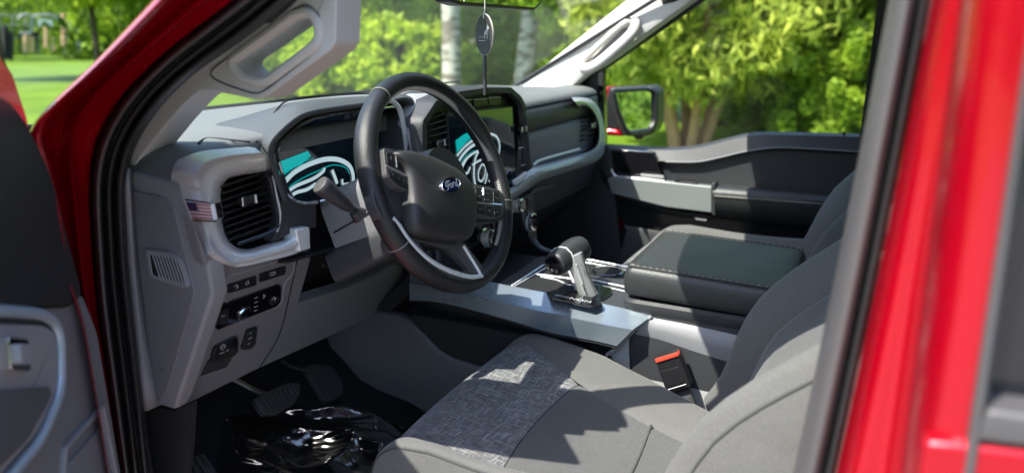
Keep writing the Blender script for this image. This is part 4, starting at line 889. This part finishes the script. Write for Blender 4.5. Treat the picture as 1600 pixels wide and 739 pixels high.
slab('trim_bar', px(PX, [(948, 280), (958, 276), (990, 279), (1112, 292), (1112, 333), (1040, 324), (956, 303)], .762), .03, 'doortrim', PD, bev=.004, seg=3)
loft('trim_bar', [prow(L, x, 20) for L, x in (([(940, 262), (950, 279), (975, 302), (1040, 326), (1112, 337)], .765), ([(937, 268), (945, 287), (972, 309), (1040, 332), (1112, 343)], .775), ([(937, 275), (945, 295), (972, 314), (1040, 335), (1112, 345)], .80))], 'dgrey', PD, ang=80)
pw_ = slab('switch_panel', px(PX, [(946, 232), (1022, 238), (1036, 284), (966, 277)], .80), .02, 'gloss', PD, bev=.003)
tube('chrome_outline', resample([PX(944, 240, .79), PX(952, 258, .785), PX(962, 275, .78), PX(985, 278, .775), PX(1038, 284, .775)], 24), .0035, 'silver', PD, sg=8)
slab('window_switch', px(PX, [(1000, 272), (1036, 275), (1038, 280), (1003, 278)], .775), .012, 'lgrey', PD, bev=.002)
rp = rnd(px(PX, [(1057, 281), (1062, 276), (1092, 279), (1096, 291), (1058, 287)], .80), .004)
hr_ = slab('handle_recess', rp, .002, 'void', PD, lift=.03); slab('handle_paddle', px(PX, [(1064, 283), (1088, 285), (1090, 291), (1063, 288)], .768), .006, 'dgrey', PD, bev=.001)
loft('lower_panel', [prow(L, x, 16) for L, x in (([(948, 290), (1114, 336), (1440, 370)], .80), ([(958, 320), (1114, 350), (1440, 400)], .815), ([(975, 350), (1114, 372), (1440, 430)], .82))] + [[V((.82, p, -.75)) for p in np.linspace(.2, -.85, 16)]], 'black', PD, ang=60)
loft('pocket', [prow(L, x, 12) for L, x in (([(975, 352), (1060, 366), (1150, 382)], .78), ([(975, 352), (1060, 366), (1150, 382)], .735), ([(980, 360), (1062, 374), (1150, 392)], .73))] + [[V((.76, p, -.68)) for p in np.linspace(.1, -.4, 12)]], 'dgrey', PD, ang=50)
slab('pale_patch', px(PX, [(1078, 334), (1106, 338), (1104, 346), (1088, 344)], .775), .01, 'lgrey', PD, bev=.002)  # small pale grey slab below the trim bar
tube('lock_pin', [PX(1319, 212, .85), PX(1319, 206, .85)], .004, 'black', PD, sg=8)
slab('outer_skin', [V((.90, .42, -.16)), V((.90, -.75, -.12)), V((.93, -.75, -.9)), V((.93, .42, -.9))], .02, 'red', PD)
slab('window_glass', [PX(943, 228, .865), PX(1450, 216, .865), V((.70, -.75, .46)), V((.715, -.2, .42)), PX(943, 108, .80)], .003, 'sglass', PD)
tube('window_channel', resample([PX(944, 228, .84), PX(943, 108, .78), PX(1019, 56, .765), PX(1096, 2, .745), PX(1165, -48, .73)], 30, False), .006, 'seal', PD, sg=8)
# far side rear
slab('rear_door', [V((.84, -.75, 0)), V((.84, -2, 0)), V((.86, -2, -.8)), V((.86, -.75, -.8))], .06, 'dgrey', T)
slab('rear_pillar', [V((.84, -.62, -.05)), V((.84, -.78, -.05)), V((.70, -.78, .47)), V((.70, -.62, .47))], .05, 'dgrey', T)
slab('rear_side_glass', [V((.84, -.78, 0)), V((.84, -2, 0)), V((.70, -2, .47)), V((.70, -.78, .47))], .004, 'tint', T)
# ---- wing mirror
WM = thing('wing_mirror', 'red and black wing mirror outside the far window reflecting trees', 'wing mirror', (1.0, .2, -.05))
mo = rnd(px(PX, [(951, 137), (1018, 134), (1028, 142), (1028, 190), (1022, 208), (1010, 214), (975, 214), (962, 196), (946, 160)], 1.16), .014, 3)
mi = rnd(px(PX, [(959, 142), (1014, 139), (1024, 143), (1024, 190), (1018, 203), (985, 208), (977, 200), (966, 172)], 1.16), .012, 3)
# mirror plane turned so that it looks back past the driver
sh_ = slab('mirror_shell', mo, .10, 'black', WM, bev=.012, seg=3)
mn = V((-.78, -1.26, .13)).normalized(); mc = sum(mi, V((0, 0, 0))) / len(mi) - ray(990, 175) * .004
mir = mat('mirror_glass', (.9, .92, .9), .015, 1)
mc = mc - ray(990, 175).normalized() * .05
gl = [PP(800 + ((p - C).dot(R) / (p - C).dot(F)) * FP, 369.5 - ((p - C).dot(U) / (p - C).dot(F)) * FP, mc - ray(990, 175).normalized() * .02, mn) for p in mi]
slab('mirror_glass', gl, .003, mir, WM)
tube('mirror_rim', resample([p.lerp(q, .3) + V((-.008, 0, 0)) for p, q in zip(gl, gl)] + [gl[0] + V((-.008, 0, 0))], 70)[:-1], .0075, 'black', WM, sg=8, closed=True)
slab('mirror_cap', px(PX, [(935, 138), (951, 135), (953, 150), (950, 178), (936, 165)], 1.20), .10, 'red', WM, bev=.01)
slab('mirror_cap', px(PX, [(938, 200), (965, 203), (976, 214), (940, 212)], 1.18), .10, 'red', WM, bev=.01)
slab('mirror_arm', px(PX, [(925, 160), (950, 158), (968, 205), (925, 210)], 1.19), .06, 'black', WM, bev=.01)
slab('mirror_foot', px(PX, [(988, 212), (1006, 212), (1003, 218), (993, 218)], 1.17), .03, 'black', WM, bev=.004)

# =================================================================== rear-view mirror and hanging tag
RM = thing('rear_view_mirror', 'black framed rear view mirror at the top edge of the windscreen', 'mirror', (0, .0, .33))
rq = rnd(px(PY, [(698, -45), (703, 3), (722, 9), (835, 17), (846, 6), (848, -40)], .02), .008, 3)
slab('mirror_housing', rq, .03, 'black', RM, bev=.006, seg=3)
slab('mirror_glass', inset(rq, .006), .002, mir, RM, lift=.001)
tube('mirror_stem', [PY(770, -30, .05), PY(770, -30, .05) + V((0, .12, .07))], .010, 'black', RM, sg=10)
AF = thing('air_freshener', 'dark oval hanging tag on a string below the rear view mirror', 'air freshener', tuple(PY(757, 55, 0.0)))
ac = PY(757, 55, .0); vd = (ac - C).normalized(); sd_ = V((0, 0, 1)).cross(vd).normalized(); dn = (-vd * .42 + sd_ * .9).normalized(); dn.z = 0; dn.normalize(); du = V((0, 0, 1)); ds = du.cross(dn)
cd = cyl('tag_disc', ac - dn * .0018, ac + dn * .0018, [(0, .0345), (.2, .0352), (.8, .0352), (1, .0345)], mat('tag_black', (.02, .02, .022), .6), AF, sg=48, ang=30)
if dn.dot(C - ac) < 0: dn = -dn
cyl('tag_edge', ac - dn * .0012, ac + dn * .0012, [(0, .0358), (1, .0358)], mat('tag_paper', (.45, .42, .38), .7), cd, sg=48)
sx = ds if ds.dot(R) > 0 else -ds
multi('tag_text', [ribbon([ac + dn * .0022 + sx * (-.02 + i * .006) + du * (-.004 + .002 * (i % 2)), ac + dn * .0022 + sx * (-.016 + i * .006) + du * -.004], .0012, dn) for i in range(5)] + [ribbon([ac + dn * .0022 + sx * -.02 + du * -.010, ac + dn * .0022 + sx * .008 + du * -.010], .001, dn)], bpy.data.materials['soft_marking'], cd)
dog = [(0, -8), (3, -8), (4, 0), (10, 2), (12, -8), (15, -8), (14, 4), (17, 10), (21, 12), (20, 15), (16, 16), (14, 20), (12, 14), (6, 8), (1, 6), (-1, 0)]
multi('tag_figure', [([ac + dn * .0022 + sx * (a * .0009 + .004) + du * (b * .0009) for a, b in dog], [list(range(len(dog)))])], bpy.data.materials['soft_marking'], cd)
tube('tag_string', [ac + du * .033, ac + du * .050 + sx * .003, ac + du * .085], .0008, 'mark', AF, sg=5)
tube('tag_clip', [ac + du * .028, ac + du * .036], .0025, 'silver', AF, sg=8)
cyl('scent_stick', ac - du * .035, ac - du * .105, [(0, .0028), (.05, .0034), (.95, .0034), (1, .003)], 'dgrey', AF)

# =================================================================== pedals, mat, bag
BP = thing('brake_pedal', 'wide ribbed brake pedal on a bent metal arm above the wrapping film', 'pedal', tuple(PY(435, 640, .42)))
n_ = V((0, -.75, .66)).normalized(); pb0 = PY(435, 620, .40)
bq_ = rnd(px(PP, [(398, 622), (402, 632), (412, 647), (432, 645), (462, 628), (471, 608), (468, 597), (452, 596), (428, 606)], pb0, n_), .006)
pd = slab('pedal_pad', bq_, .014, 'rubber', BP, bev=.003)
slab('pedal_rim', grow(bq_, 1.05), .006, 'black', BP, lift=-.006, bev=.002)
for i in range(9):
    a_ = PP(*lerp2((404, 628), (458, 600), i / 8), pb0, n_); b_ = PP(*lerp2((417, 643), (466, 618), i / 8), pb0, n_)
    tube('pad_rib', [a_ + n_ * .001, b_ + n_ * .001], .0016, 'rubber', pd, sg=6)
tube('pedal_arm', resample([PY(350, 585, .44), PY(375, 597, .43), PY(400, 610, .42), PY(425, 618, .425)], 16), .005, 'steel', BP, sg=8)
AP = thing('accelerator_pedal', 'worn black accelerator pedal right of the brake pedal', 'pedal', tuple(PY(505, 620, .42)))
pa = PY(505, 598, .42)
slab('pedal_pad', rnd(px(PP, [(474, 573), (492, 568), (518, 572), (530, 588), (537, 603), (535, 617), (514, 628), (505, 623), (495, 605)], pa, n_), .006), .014, 'rubber', AP, bev=.003)
tube('pedal_arm', resample([PY(440, 562, .46), PY(455, 572, .45), PY(480, 578, .43)], 12), .005, 'black', AP, sg=8)
# tunnel side panel in the footwell
tp = px(PX, [(480, 470), (560, 480), (590, 487), (618, 492), (640, 503), (662, 523), (684, 547), (705, 560), (760, 577), (760, 700), (640, 632), (590, 612), (560, 595), (530, 560), (515, 545)], -.19)
slab('tunnel_panel', [p for p in tp], .03, 'tgrey', CC, bev=.010, seg=3)
FM = thing('foot_rest', 'ribbed black rubber dead pedal pad at the floor edge by the doorway', 'foot rest', tuple(PZ(300, 730, -.60)))
fq = [PZ(262, 730, -.56), PZ(318, 706, -.56), PZ(345, 745, -.60), PZ(300, 790, -.62), PZ(270, 780, -.62)]
fb = slab('rest_pad', fq, .03, 'rubber', FM, bev=.004)
for i in range(6):
    a_ = lerp2((268, 732), (316, 710), i / 5); b_ = lerp2((290, 780), (345, 750), i / 5); tube('pad_rib', [PZ(*a_, -.558), PZ(*b_, -.612)], .004, 'rubber', fb, sg=6)
from mathutils import noise
def crumple(x, y):
    p = V((x * 5, y * 5, 2)); w1 = noise.noise(p); q_ = V((x * 7 + w1 * 1.5, y * 3 - w1, 5)); r1 = 1 - abs(noise.noise(q_)) * 2
    q2 = V((x * 17 + w1 * 2 + y * 6, y * 5 , 9)); r2 = 1 - abs(noise.noise(q2)) * 2
    q3 = V((x * 40 + y * 12, y * 12 + w1 * 4, 3)); r3 = 1 - abs(noise.noise(q3)) * 2
    return .026 * r1 + .013 * r2 + .005 * r3
g_ = []
nx, ny = 150, 120
cor = [PZ(285, 652, -.60), PZ(650, 640, -.60), PZ(700, 860, -.64), PZ(330, 860, -.64)]
for j in range(ny):
    row = []
    for i in range(nx):
        s_, t_ = i / (nx - 1), j / (ny - 1); p = bil(cor, s_, t_); e_ = min(s_, 1 - s_, t_ * 1.2, 1) * 5; e_ = min(1, e_)
        p = p + V((.03 * noise.noise(V((t_ * 4, 0, 1))), .04 * noise.noise(V((s_ * 5, 3, 1))), 0)) 
        row.append(V((p.x, p.y, p.z - .05 + e_ * (.075 + crumple(p.x, p.y)))))
    g_.append(row)
film = mat('wrapping_film', (.5, .52, .56), .12, spec=.9)
t_ = film.node_tree; pb_ = t_.nodes['Principled BSDF']; trn = t_.nodes.new('ShaderNodeBsdfTransparent'); mx_ = t_.nodes.new('ShaderNodeMixShader'); trn.inputs[0].default_value = (.9, .9, .92, 1)
gls = t_.nodes.new('ShaderNodeBsdfGlossy'); gls.inputs['Roughness'].default_value = .12; lw = t_.nodes.new('ShaderNodeLayerWeight'); lw.inputs[0].default_value = .35
ad = t_.nodes.new('ShaderNodeMath'); ad.operation = 'ADD'; ad.inputs[1].default_value = .16; t_.links.new(lw.outputs['Facing'], ad.inputs[0])
t_.links.new(ad.outputs[0], mx_.inputs[0]); t_.links.new(trn.outputs[0], mx_.inputs[1]); t_.links.new(gls.outputs[0], mx_.inputs[2]); t_.links.new(mx_.outputs[0], t_.nodes['Material Output'].inputs[0])
bag = loft('plastic_sheet', g_, film, None, ang=180)
tag(bag, 'crumpled clear plastic film lying over the driver footwell floor', 'plastic film')
# =================================================================== garden
def gmat(name, base, tip, rough=.6, transl=.35, nsc=1.2):
    m = bpy.data.materials.new(name); m.use_nodes = True; t = m.node_tree; t.nodes.clear(); o = t.nodes.new('ShaderNodeOutputMaterial')
    tc = t.nodes.new('ShaderNodeTexCoord'); n = t.nodes.new('ShaderNodeTexNoise'); n.inputs['Scale'].default_value = nsc; n.inputs['Detail'].default_value = 4
    t.links.new(tc.outputs['Object'], n.inputs['Vector']); r = t.nodes.new('ShaderNodeMapRange'); r.inputs['From Min'].default_value = .35; r.inputs['From Max'].default_value = .65; t.links.new(n.outputs['Fac'], r.inputs['Value'])
    n2 = t.nodes.new('ShaderNodeTexWhiteNoise'); geo = t.nodes.new('ShaderNodeNewGeometry'); t.links.new(geo.outputs['Random Per Island'], n2.inputs['Vector'])
    ad = t.nodes.new('ShaderNodeMath'); ad.operation = 'MULTIPLY_ADD'; ad.inputs[1].default_value = .5; t.links.new(geo.outputs['Random Per Island'], ad.inputs[0])
    md = t.nodes.new('ShaderNodeMath'); md.operation = 'MULTIPLY'; md.inputs[1].default_value = .6; t.links.new(r.outputs[0], md.inputs[0]); t.links.new(md.outputs[0], ad.inputs[2])
    mc = t.nodes.new('ShaderNodeMix'); mc.data_type = 'RGBA'; mc.inputs[6].default_value = (*base, 1); mc.inputs[7].default_value = (*tip, 1); t.links.new(ad.outputs[0], mc.inputs[0])
    d = t.nodes.new('ShaderNodeBsdfPrincipled'); d.inputs['Roughness'].default_value = rough; d.inputs['Specular IOR Level'].default_value = .3; t.links.new(mc.outputs[2], d.inputs['Base Color'])
    tr = t.nodes.new('ShaderNodeBsdfTranslucent'); t.links.new(mc.outputs[2], tr.inputs[0])
    mx = t.nodes.new('ShaderNodeMixShader'); mx.inputs[0].default_value = transl; t.links.new(d.outputs[0], mx.inputs[1]); t.links.new(tr.outputs[0], mx.inputs[2]); t.links.new(mx.outputs[0], o.inputs[0])
    return m
LEAF = dict(bright=gmat('bright_leaves', (.20, .34, .015), (.55, .66, .05), transl=.5), mid=gmat('green_leaves', (.10, .20, .015), (.34, .48, .03), transl=.5), dark=gmat('dark_leaves', (.05, .11, .012), (.18, .28, .02), transl=.4),
            cedar=gmat('cedar_sprays', (.08, .17, .010), (.34, .46, .03), transl=.4, nsc=2.2), peach=gmat('peach_leaves', (.18, .28, .02), (.56, .60, .10), transl=.5, nsc=3))
bark = mat('brown_bark', (.34, .20, .10), .9, bump=1, bscale=12, var=.4); dbark = mat('dark_bark', (.06, .045, .03), .9, bump=1, bscale=12, var=.4)
m = mat('birch_bark', (.50, .48, .44), .8); t = m.node_tree; n = t.nodes.new('ShaderNodeTexNoise'); n.inputs['Scale'].default_value = 3; n.inputs['Detail'].default_value = 6; mp = t.nodes.new('ShaderNodeMapping'); mp.inputs['Scale'].default_value = (1, 1, 3.5); tc = t.nodes.new('ShaderNodeTexCoord')
t.links.new(tc.outputs['Object'], mp.inputs[0]); t.links.new(mp.outputs[0], n.inputs['Vector']); cr_ = t.nodes.new('ShaderNodeValToRGB'); cr_.color_ramp.elements[0].position = .42; cr_.color_ramp.elements[0].color = (.14, .12, .09, 1); cr_.color_ramp.elements[1].position = .52; cr_.color_ramp.elements[1].color = (.40, .39, .34, 1)
t.links.new(n.outputs['Fac'], cr_.inputs[0]); t.links.new(cr_.outputs[0], t.nodes['Principled BSDF'].inputs['Base Color']); birch = m
# ground
gm = gmat('lawn_grass', (.045, .10, .004), (.12, .20, .008), transl=0, nsc=.6)
gr = obj('lawn', [(-300, -300, GZ), (300, -300, GZ), (300, 300, GZ), (-300, 300, GZ)], [[0, 1, 2, 3]], gm, ang=0); gr['kind'] = 'structure'
dr = slab('driveway', [V((-11, -14, GZ + .01)), V((1.7, -14, GZ + .01)), V((1.7, 3.5, GZ + .01)), V((-11, 3.5, GZ + .01))], .006, mat('concrete', (.22, .21, .20), .9, bump=1, bscale=60, var=.2)); dr['kind'] = 'structure'
def leaves(cl, per, size, spread, asp=2.2, droop=0, rs=0):
    """cl: clump centres (n,3) with radii"""
    rg = np.random.RandomState(rs); n = len(cl) * per
    c = np.repeat(cl[:, :3], per, 0); rd = np.repeat(cl[:, 3], per)
    d = rg.normal(size=(n, 3)); d /= np.linalg.norm(d, axis=1)[:, None]; pos = c + d * (rd * rg.uniform(.25, 1, n) ** .5)[:, None] * np.array(spread)
    u_ = rg.normal(size=(n, 3)); u_[:, 2] -= droop; u_ /= np.linalg.norm(u_, axis=1)[:, None]; v_ = np.cross(u_, rg.normal(size=(n, 3))); v_ /= np.linalg.norm(v_, axis=1)[:, None]
    s = size * rg.uniform(.6, 1.3, n)[:, None]; a = u_ * s * asp / 2; b = v_ * s / 2
    vs = np.stack([pos - a, pos + b, pos + a, pos - b], 1).reshape(-1, 3)
    return vs
def leafobj(name, vs, m, parent):
    n = len(vs) // 4; me = bpy.data.meshes.new(name); me.vertices.add(n * 4); me.vertices.foreach_set('co', vs.astype(np.float32).ravel()); me.loops.add(n * 4); me.loops.foreach_set('vertex_index', np.arange(n * 4, dtype=np.int32))
    me.polygons.add(n); me.polygons.foreach_set('loop_start', np.arange(0, n * 4, 4, dtype=np.int32)); me.update(calc_edges=True)
    me.materials.append(m); o = bpy.data.objects.new(name, me); COL.objects.link(o); o.parent = parent; return o
def tree_at(name, label, cat, group, x, y, h, r, leaf, lsize, nclump, per, trunk_m=None, trunk_r=.15, base=.25, shape='round', stems=1, lean=(0, 0), seed=1, asp=2.2, droop=0, lift=0):
    rg = np.random.RandomState(seed); root = thing(name, label, cat, (x, y, GZ), group); o3 = V((x, y, GZ))
    cl = []
    for i in range(nclump):
        zz = rg.uniform(0, 1); a = rg.uniform(0, 2 * math.pi)
        if shape == 'cone': rad = r * (1 - zz) ** .75 * (1 if zz > .06 else .85); rr_ = rad * rg.uniform(.55, 1); hz_ = zz * h
        else: prof = math.sqrt(max(.02, 1 - (2 * zz - 1) ** 2 * .9)); rad = r * prof; rr_ = rad * math.sqrt(rg.uniform(.1, 1)); hz_ = h * (base + (1 - base) * zz)
        cl.append((rr_ * math.cos(a) + lean[0] * hz_, rr_ * math.sin(a) + lean[1] * hz_, hz_, rg.uniform(.10, .22) * (r if shape != 'cone' else .5 * r + .15) * (1.6 if shape != 'cone' else 1)))
    vs = leaves(np.array(cl), per, lsize, (1, 1, .75 if shape != 'cone' else 1.5), asp, droop, seed) + np.array((0, 0, lift))
    loc = np.array((x, y, GZ)); leafobj('crown', vs + loc, LEAF[leaf], root)
    if trunk_m:
        for k in range(stems):
            a = 2 * math.pi * k / max(stems, 1) + .4; sp = .0 if stems == 1 else r * .32
            pts = [o3 + V((math.cos(a) * sp * .35, math.sin(a) * sp * .35, -.05))] + [o3 + V((math.cos(a) * sp * (.35 + q * 1.6) + lean[0] * h * q * .8 + .06 * rg.normal() * trunk_r * 4, math.sin(a) * sp * (.35 + q * 1.6) + lean[1] * h * q * .8, h * q * .85)) for q in (.2, .4, .6, .8, 1)]
            pts = resample(pts, 14); tube('trunk', pts, [trunk_r * (1 - .75 * i / 13) for i in range(14)], trunk_m, root, sg=10)
    return root
def at(u, dist, dv=0):
    d = ray(u, 200); d = V((d.x, d.y, 0)).normalized(); p = C + d * dist; return p.x, p.y
# multi-stem peach tree beyond the far window
x, y = at(1078, 10.6); tree_at('peach_tree', 'small bushy tree with pale drooping leaves and several brown stems beyond the far window', 'tree', None, x, y, 3.7, 1.75, 'peach', .055, 190, 150, bark, .085, .26, stems=6, seed=3, asp=4, droop=.9)
# cedars at the right
for k, (u, d_, h_, r_, lb) in enumerate([(1225, 12.0, 6.0, .95, 'slim cedar just right of the peach tree, seen through the far window'), (1310, 10.6, 6.3, 1.15, 'broad cedar in the middle of the far window, right of the slim one'), (1395, 10.4, 6.2, 1.1, 'cedar closest to the grey door seal, half hidden by it')]):
    x, y = at(u, d_); tree_at('cedar_tree', lb, 'tree', 'cedars beyond the far window', x, y, h_, r_, 'cedar', .028, 420, 240, dbark, .08, 0, 'cone', seed=11 + k, asp=2.6)
# birches
for k, (u, d_, tr_, ln_, lb) in enumerate([(706, 14, .20, (0, 0), 'white birch with upright trunk left of the hanging tag'), (812, 15, .22, (.14, -.06), 'leaning pale birch right of the hanging tag'), (745, 24, .18, (0, 0), 'distant slender birch trunk behind the windscreen'), (590, 26, .16, (0, 0), 'far thin birch beyond the sunlit shrubs')]):
    x, y = at(u, d_); tree_at('birch_tree', lb, 'tree', 'birches beyond the windscreen', x, y, 12, 2.6, 'mid', .10, 130, 110, birch, tr_, .38, lean=ln_, seed=30 + k)
# sunlit shrubs in front of the wood
for k, (u, d_, h_, r_, lf, lb) in enumerate([(560, 17, 2.3, 1.5, 'bright', 'bright green shrub seen left of the steering wheel through the windscreen'), (640, 16, 1.9, 1.3, 'bright', 'yellow green shrub straight above the steering wheel rim'), (470, 20, 2.6, 1.7, 'mid', 'green shrub seen through the near pillar handle opening'), (765, 19, 3.4, 1.9, 'bright', 'green shrub behind the hanging tag'), (960, 15, 3.2, 1.6, 'mid', 'green shrub behind the far wing mirror'),
                                            (1160, 14, 2.6, 1.4, 'bright', 'bright shrub between the peach tree and the slim cedar'), (395, 24, 2.4, 1.6, 'bright', 'low bright shrub in the near pillar opening')]):
    x, y = at(u, d_); tree_at('shrub', lb, 'shrub', 'garden shrubs', x, y, h_, r_, lf, .09, 110, 110, None, base=.05, seed=50 + k)
for k, (u, d_, h_, r_, b_, lb) in enumerate([(600, 17, 8, 2.6, .42, 'sunlit tree with bright hanging leaves above the shrubs left of the birch'), (170, 30, 9, 3.4, .33, 'leafy tree over the play frame at the upper left'), (20, 34, 9, 3.4, .40, 'leafy tree at the upper left corner'), (750, 27, 9, 3.2, .1, 'tall bright tree filling the gap between the two birches')]):
    x, y = at(u, d_); tree_at('garden_tree', lb, 'tree', 'sunlit garden trees', x, y, h_, r_, 'bright', .12, 170, 110, dbark, .12, b_, seed=70 + k, droop=.4)
# wood all round, one mass
cl = []; rg = np.random.RandomState(5); tk = []
for i in range(230):
    a = rg.uniform(0, 2 * math.pi); d = rg.uniform(27, 46) ; cx_, cy_ = C.x + math.cos(a) * d, C.y + math.sin(a) * d
    # the lawn runs further back at the left of the view
    ang = math.degrees(math.atan2(cy_ - C.y, cx_ - C.x))
    if 55 < ang < 85: d2 = 62 + rg.uniform(0, 12); cx_, cy_ = C.x + math.cos(a) * d2, C.y + math.sin(a) * d2
    hh = rg.uniform(9, 15); rr_ = rg.uniform(2, 3.6); tk.append((cx_, cy_, hh))
    for k in range(46):
        z = rg.uniform(.0, 1); q = rr_ * math.sqrt(max(.05, 1 - (2 * z - 1) ** 2)) * rg.uniform(.4, 1); b = rg.uniform(0, 6.28); cl.append((cx_ + q * math.cos(b), cy_ + q * math.sin(b), GZ + z * hh, rg.uniform(.5, 1.1)))
cl = np.array(cl); half = rg.rand(len(cl)) < .55
for nm, sel, lf in (('wood', half, 'mid'), ('wood', ~half, 'dark')):
    o = leafobj(nm, leaves(cl[sel], 34, .22, (1, 1, .8), 1.8, 0, 9), LEAF[lf], None); o['kind'] = 'stuff'
bk_ = []
for i in range(90):
    a = 2 * math.pi * i / 90; bk_.append(V((C.x + math.cos(a) * 80, C.y + math.sin(a) * 80, 0)))
o = loft('hills', [[p + V((0, 0, GZ - .1)) for p in bk_ + bk_[:1]], [p * 1.02 + V((0, 0, GZ + 9 + 2 * math.sin(i * 1.3))) for i, p in enumerate(bk_ + bk_[:1])], [p * 1.3 + V((0, 0, GZ + 10)) for p in bk_ + bk_[:1]]], LEAF['dark'], None); o['kind'] = 'structure'
# play frame far across the lawn
PF = thing('play_frame', 'weathered timber and metal play frame across the lawn at the upper left', 'play frame', (*at(60, 60), GZ))
wood = mat('pale_timber', (.42, .27, .15), .8, var=.2); met = mat('grey_tube', (.16, .19, .17), .5)
def gp(u, v, d=58): q = ray(u, v); return C + q * (d / V((q.x, q.y, 0)).length)
for (u, v0, v1, w_, mm) in [(40, 55, 82, .3, 'w'), (50, 58, 83, .2, 'w'), (72, 42, 75, .28, 'w'), (84, 60, 80, .25, 'w'), (100, 22, 72, .35, 'w'), (8, 40, 92, .35, 'd'), (17, 52, 95, .3, 'd'), (31, 52, 82, .15, 'd'), (57, 52, 80, .15, 'd'), (123, 30, 80, .25, 'g')]:
    tube('post', [gp(u, v0), gp(u, v1)], w_ * .5, wood if mm == 'w' else (M['void'] if mm == 'd' else met), PF, sg=8)
tube('arch_tube', resample([gp(50, 52), gp(49, 34), gp(55, 26), gp(70, 24), gp(85, 26), gp(92, 34)], 20), .09, met, PF, sg=8)
tube('arch_tube', resample([gp(28, 32), gp(35, 24), gp(48, 25), gp(51, 34), gp(48, 52), gp(30, 52)], 20), .09, met, PF, sg=8)
slab('white_board', [gp(59, 30), gp(82, 32), gp(81, 43), gp(60, 41)], .05, mat('board_white', (.6, .62, .6), .6), PF)
slab('roof_panel', [gp(28, 50), gp(62, 50), gp(60, 57), (gp(28, 57))], .3, 'void', PF)
fx = thing('garden_fence', 'dark green mesh fence behind the play frame at the upper left', 'fence', (*at(60, 66), GZ))
for u in range(-60, 280, 20): tube('fence_post', [gp(u, 22, 66), gp(u, 86, 66)], .07, met, fx, sg=6)
for v in (24, 40, 60): tube('fence_rail', [gp(-60, v, 66), gp(270, v, 66)], .05, met, fx, sg=6)

# =================================================================== place every empty at its base
for o, b in BASES:
    o.location = b
    for c_ in o.children: c_.matrix_parent_inverse = Matrix.Translation(-b)
bpy.context.view_layer.update()
